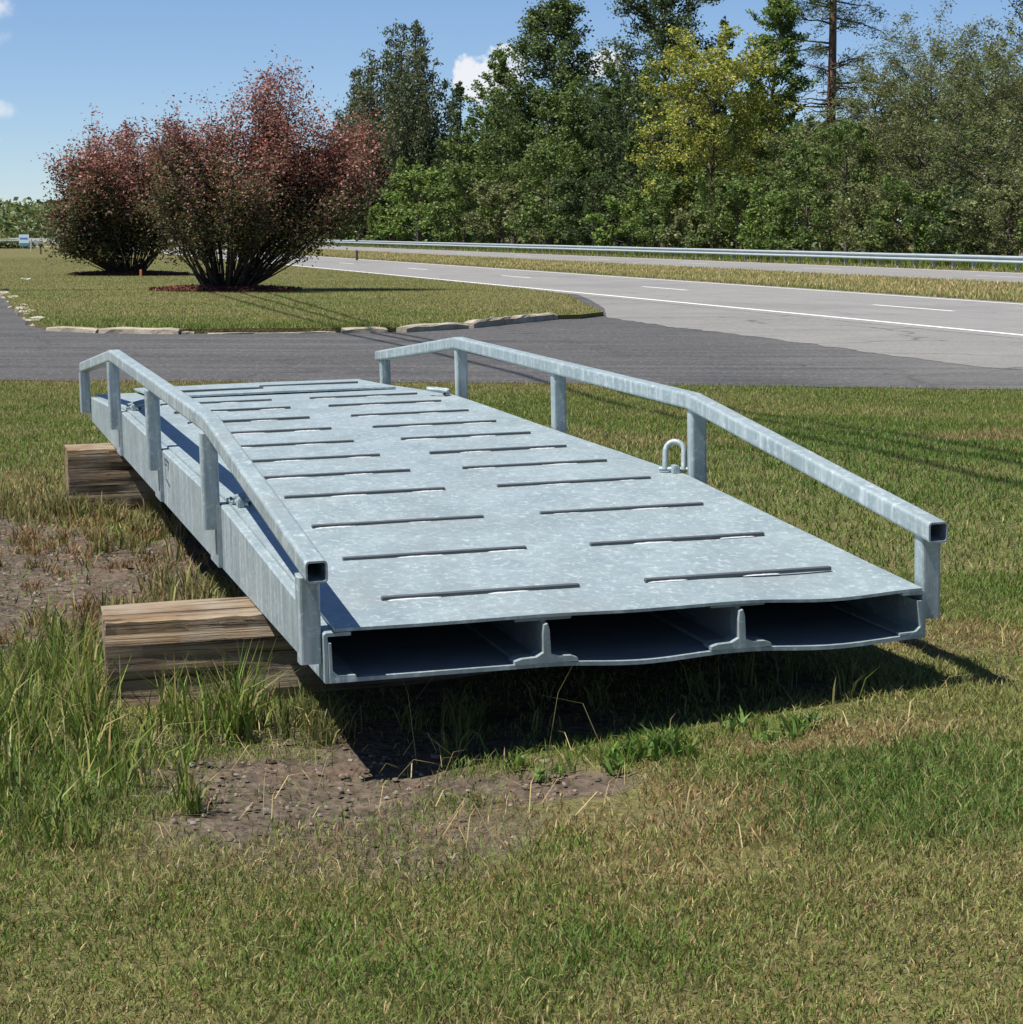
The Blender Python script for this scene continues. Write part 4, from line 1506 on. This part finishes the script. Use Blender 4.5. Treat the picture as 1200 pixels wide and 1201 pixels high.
# lying straw and stray stalks
r, x, y = scatter(2600, 4.0, 7.5, .3, 203)
dirt, under, dry, lush = patches(x, y)
keep = (r.random(len(x)) < .05 + .6 * np.maximum(dry, dirt * .6)) & ~in_timber(x, y)
x, y = x[keep], y[keep]
n = len(x)
blades('straw', x, y, ground_z(x, y) + .012, r.uniform(.05, .16, n), r.uniform(.002, .0035, n), r.uniform(1.0, 1.17, n), STRAW[None] * r.uniform(.7, 1.4, (n, 1)), 'dry straw stalks lying over the bare soil', seed=4)


# tall weeds and coarse grass round the timbers
def tuft_field(name, label, spots, seed, hrange, wr, cols, leanr=(.15, .8)):
    r = np.random.default_rng(seed)
    xs, ys, hs = [], [], []
    for cx, cy, sx, sy, nt, hm in spots:
        for _ in range(nt):
            tx, ty = cx + r.normal(0, sx), cy + r.normal(0, sy)
            k = r.integers(10, 26)
            xs.append(tx + r.normal(0, .022, k))
            ys.append(ty + r.normal(0, .022, k))
            hs.append(r.uniform(*hrange, k) * hm * r.uniform(.6, 1.2))
    x, y, h = np.concatenate(xs), np.concatenate(ys), np.concatenate(hs)
    ok = ~in_timber(x, y)
    x, y, h = x[ok], y[ok], h[ok]
    n = len(x)
    c = leafcols(r, n, cols, .25)
    return blades(name, x, y, ground_z(x, y), h, r.uniform(*wr, n), r.uniform(*leanr, n), c, label, seed=seed)


WEED = ((.12, .19, .03), (.17, .235, .045), (.10, .15, .03), (.22, .24, .06), (.34, .29, .12))
tuft_field('tall_weeds', 'tall bright weeds growing in front of and beside the near timber',
           [(-1.5, 6.5, .17, .42, 52, .85), (-1.15, 6.25, .14, .25, 16, .65), (-.92, 6.7, .12, .06, 9, 1.0), (-1.55, 7.5, .12, .25, 26, .7), (-1.2, 5.6, .14, .2, 18, .5),
            (-.86, 6.55, .05, .06, 9, 1.0), (-1.4, 5.9, .10, .3, 18, .7), (-.84, 5.75, .02, .02, 3, .8)], 301, (.10, .30), (.004, .0085), WEED)
tuft_field('tall_weeds', 'dull green weeds under the near corner of the bridge',
[(-.62, 6.78, .06, .2, 22, .5), (-.1, 6.45, .25, .12, 8, .5), (.5, 6.5, .4, .15, 8, .5), (.95, 6.65, .3, .1, 8, .5)], 302, (.10, .26), (.0035, .007), ((.09, .125, .03), (.14, .16, .05), (.2, .19, .08)))
tuft_field('tall_weeds', 'straggly grass along the bridge side between the two timbers',
           [(-1.12, 8.3, .1, .35, 40, .6), (-1.35, 9.3, .1, .4, 30, .6), (-1.75, 10.8, .1, .4, 26, .6), (-2.3, 11.75, .35, .12, 60, .6), (-2.9, 12.2, .3, .5, 60, .5), (-1.5, 8.3, .2, .2, 16, .5)], 303, (.09, .24), (.004, .009), ((.12, .15, .04), (.17, .18, .06), (.32, .25, .11), (.22, .17, .08)))
tuft_field('rusty_weeds', 'rust-brown dying weeds on the bare soil between the timbers',
           [(-2.2, 10.9, .45, .3, 60, .4), (-1.9, 10.2, .3, .4, 30, .35), (-2.5, 9.2, .4, .6, 12, .3), (-1.72, 8.3, .10, .2, 14, .6)], 304, (.08, .2), (.004, .008), ((.22, .12, .05), (.17, .10, .05), (.3, .2, .09), (.16, .14, .05)), (.3, 1.0))
tuft_field('lush_tuft', 'broad bright green weed tufts on the lit ground before the bridge shadow',
           [(.395, 5.98, .05, .035, 9, .55), (.66, 6.12, .07, .04, 6, .45), (.2, 5.98, .12, .05, 6, .3)], 305, (.10, .2), (.007, .013), ((.09, .165, .03), (.12, .195, .04)), (.4, 1.0))
r = np.random.default_rng(306)                       # a few single tall stalks
n = 90
x, y = np.concatenate([r.normal(-1.0, .35, 26), r.normal(-.1, .5, 7)]), np.concatenate([r.normal(6.2, .6, 26), r.normal(5.2, .5, 7)])
ok = ~in_timber(x, y)
x, y = x[ok], y[ok]
n = len(x)
blades('dry_stalks', x, y, ground_z(x, y), r.uniform(.15, .36, n), r.uniform(.002, .004, n), r.uniform(.3, 1.1, n), np.array([[.42, .36, .17]]) * r.uniform(.7, 1.2, (n, 1)), 'single pale dry stalks standing among the weeds', seed=7)
# soil crumbs
r, x, y = scatter(14000, 4.2, 12.5, .4, 307)
dirt, under, dry, lush = patches(x, y)
keep = (r.random(len(x)) < np.maximum(dirt, .25 * under)) & ~in_timber(x, y)
x, y = x[keep], y[keep]
n = len(x)
P = np.column_stack([x, y, ground_z(x, y) - .012])
sz = r.uniform(.003, .010, n) * (1 + (r.random(n) < .04) * 1.2)
th5 = np.arange(5) * 2 * np.pi / 5
dirs = np.concatenate([np.column_stack([np.cos(th5), np.sin(th5), 0 * th5]), np.column_stack([.72 * np.cos(th5 + .5), .72 * np.sin(th5 + .5), .48 + 0 * th5]), [[0.1, 0, .68]]])
V = (P[:, None, :] + dirs[None] * sz[:, None, None] * r.uniform(.7, 1.3, (n, 11, 1)) * r.uniform(.7, 1.3, (n, 1, 3))).reshape(-1, 3)
i = np.arange(n)[:, None] * 11
F3 = np.concatenate([i + f for q in range(5) for f in ([q, (q + 1) % 5, 5 + q], [(q + 1) % 5, 5 + (q + 1) % 5, 5 + q], [5 + q, 5 + (q + 1) % 5, 10])], 0)
o = obj('soil_crumbs', np_mesh('soil_crumbs', V, F3, 3, np.repeat(leafcols(r, n, ((.13, .105, .08), (.09, .07, .052), (.2, .175, .14))), 11, 0)), mat('soil_crumb', lambda t: t.bsdf(t.node('ShaderNodeAttribute', attribute_name='col').outputs['Color'], .95, spec=.1)))
tag(o, 'crumbs of soil and small stones on the bare ground', 'soil', kind='stuff')

# island lawn
r = np.random.default_rng(208)
n = 210000
y = 34.3 + 90 * r.random(n) ** 1.7
x = r.uniform(-.245, .05, n) * y
poly = np.array(isl)
ins = np.zeros(n, bool)
j = len(poly) - 1
for i in range(len(poly)):
    xi, yi, xj, yj = *poly[i], *poly[j]
    with np.errstate(divide='ignore', invalid='ignore'):
        ins ^= ((yi > y) != (yj > y)) & (x < (xj - xi) * (y - yi) / (yj - yi + 1e-12) + xi)
    j = i
x, y = x[ins], y[ins]
n = len(x)
p = vnoise(x, y, .25, 61, 3)
rightdry = sstep(x + 4, 0, 6) * .6
c = GREEN + (OLIVE - GREEN) * sstep(p + rightdry * .5, .35, .75)[:, None]
isd = r.random(n) < .12 + .28 * rightdry + .25 * (p > .6)
c = np.where(isd[:, None], STRAW * .8, c) * r.uniform(.75, 1.25, (n, 1))
ht = r.uniform(.02, .055, n) * (1 + 1.2 * (np.abs(y - np.interp(x, [-8, -5.2, -1.75, .6], [36, 34.7, 35.4, 40.2])) < .35))
blades('island_grass', x, y, np.full(n, ISLZ), ht, r.uniform(.012, .024, n), r.uniform(.1, .9, n), c, 'mown grass of the lawn round the red shrubs', bend=False, seed=9)

# median and verge beyond the road
r = np.random.default_rng(209)
n = 105000
s_ = 20 + 300 * r.random(n) ** 1.7
of = r.uniform(23.2, 32.0, n)
x, y = RN[0] * of + RD[0] * s_, RN[1] * of + RD[1] * s_
c = np.where((r.random(n) < .72)[:, None], STRAW * 1.3, OLIVE * 1.15) * r.uniform(.7, 1.25, (n, 1))
front = sstep(of, 24.6, 23.2)
c = c + (np.array([.14, .16, .05]) * r.uniform(.7, 1.2, (n, 1)) - c) * (front * .8)[:, None]
gm = sstep(vnoise(x, y, .3, 63, 3), .55, .75)
c = c + (GREEN * 1.2 - c) * (gm * .5)[:, None]
blades('median_grass', x, y, np.zeros(n), r.uniform(.05, .14, n), r.uniform(.02, .045, n), r.uniform(.1, .8, n), c, 'long yellowed grass of the strip between the two carriageways', bend=False, seed=10)
n = 45000
s_ = 20 + 320 * r.random(n) ** 1.5
of = 39.7 + 5.5 * r.random(n)
x, y = RN[0] * of + RD[0] * s_, RN[1] * of + RD[1] * s_
c = np.where((of < 42)[:, None] & (r.random((n, 1)) < .55), STRAW * .8, GREEN) * r.uniform(.7, 1.25, (n, 1))
blades('verge_grass', x, y, np.zeros(n), r.uniform(.08, .2, n) * (1 + 2.2 * (of > 42.2)), r.uniform(.03, .07, n), r.uniform(.1, .8, n), c, 'rough verge grass under and behind the guardrail', bend=False, seed=11)
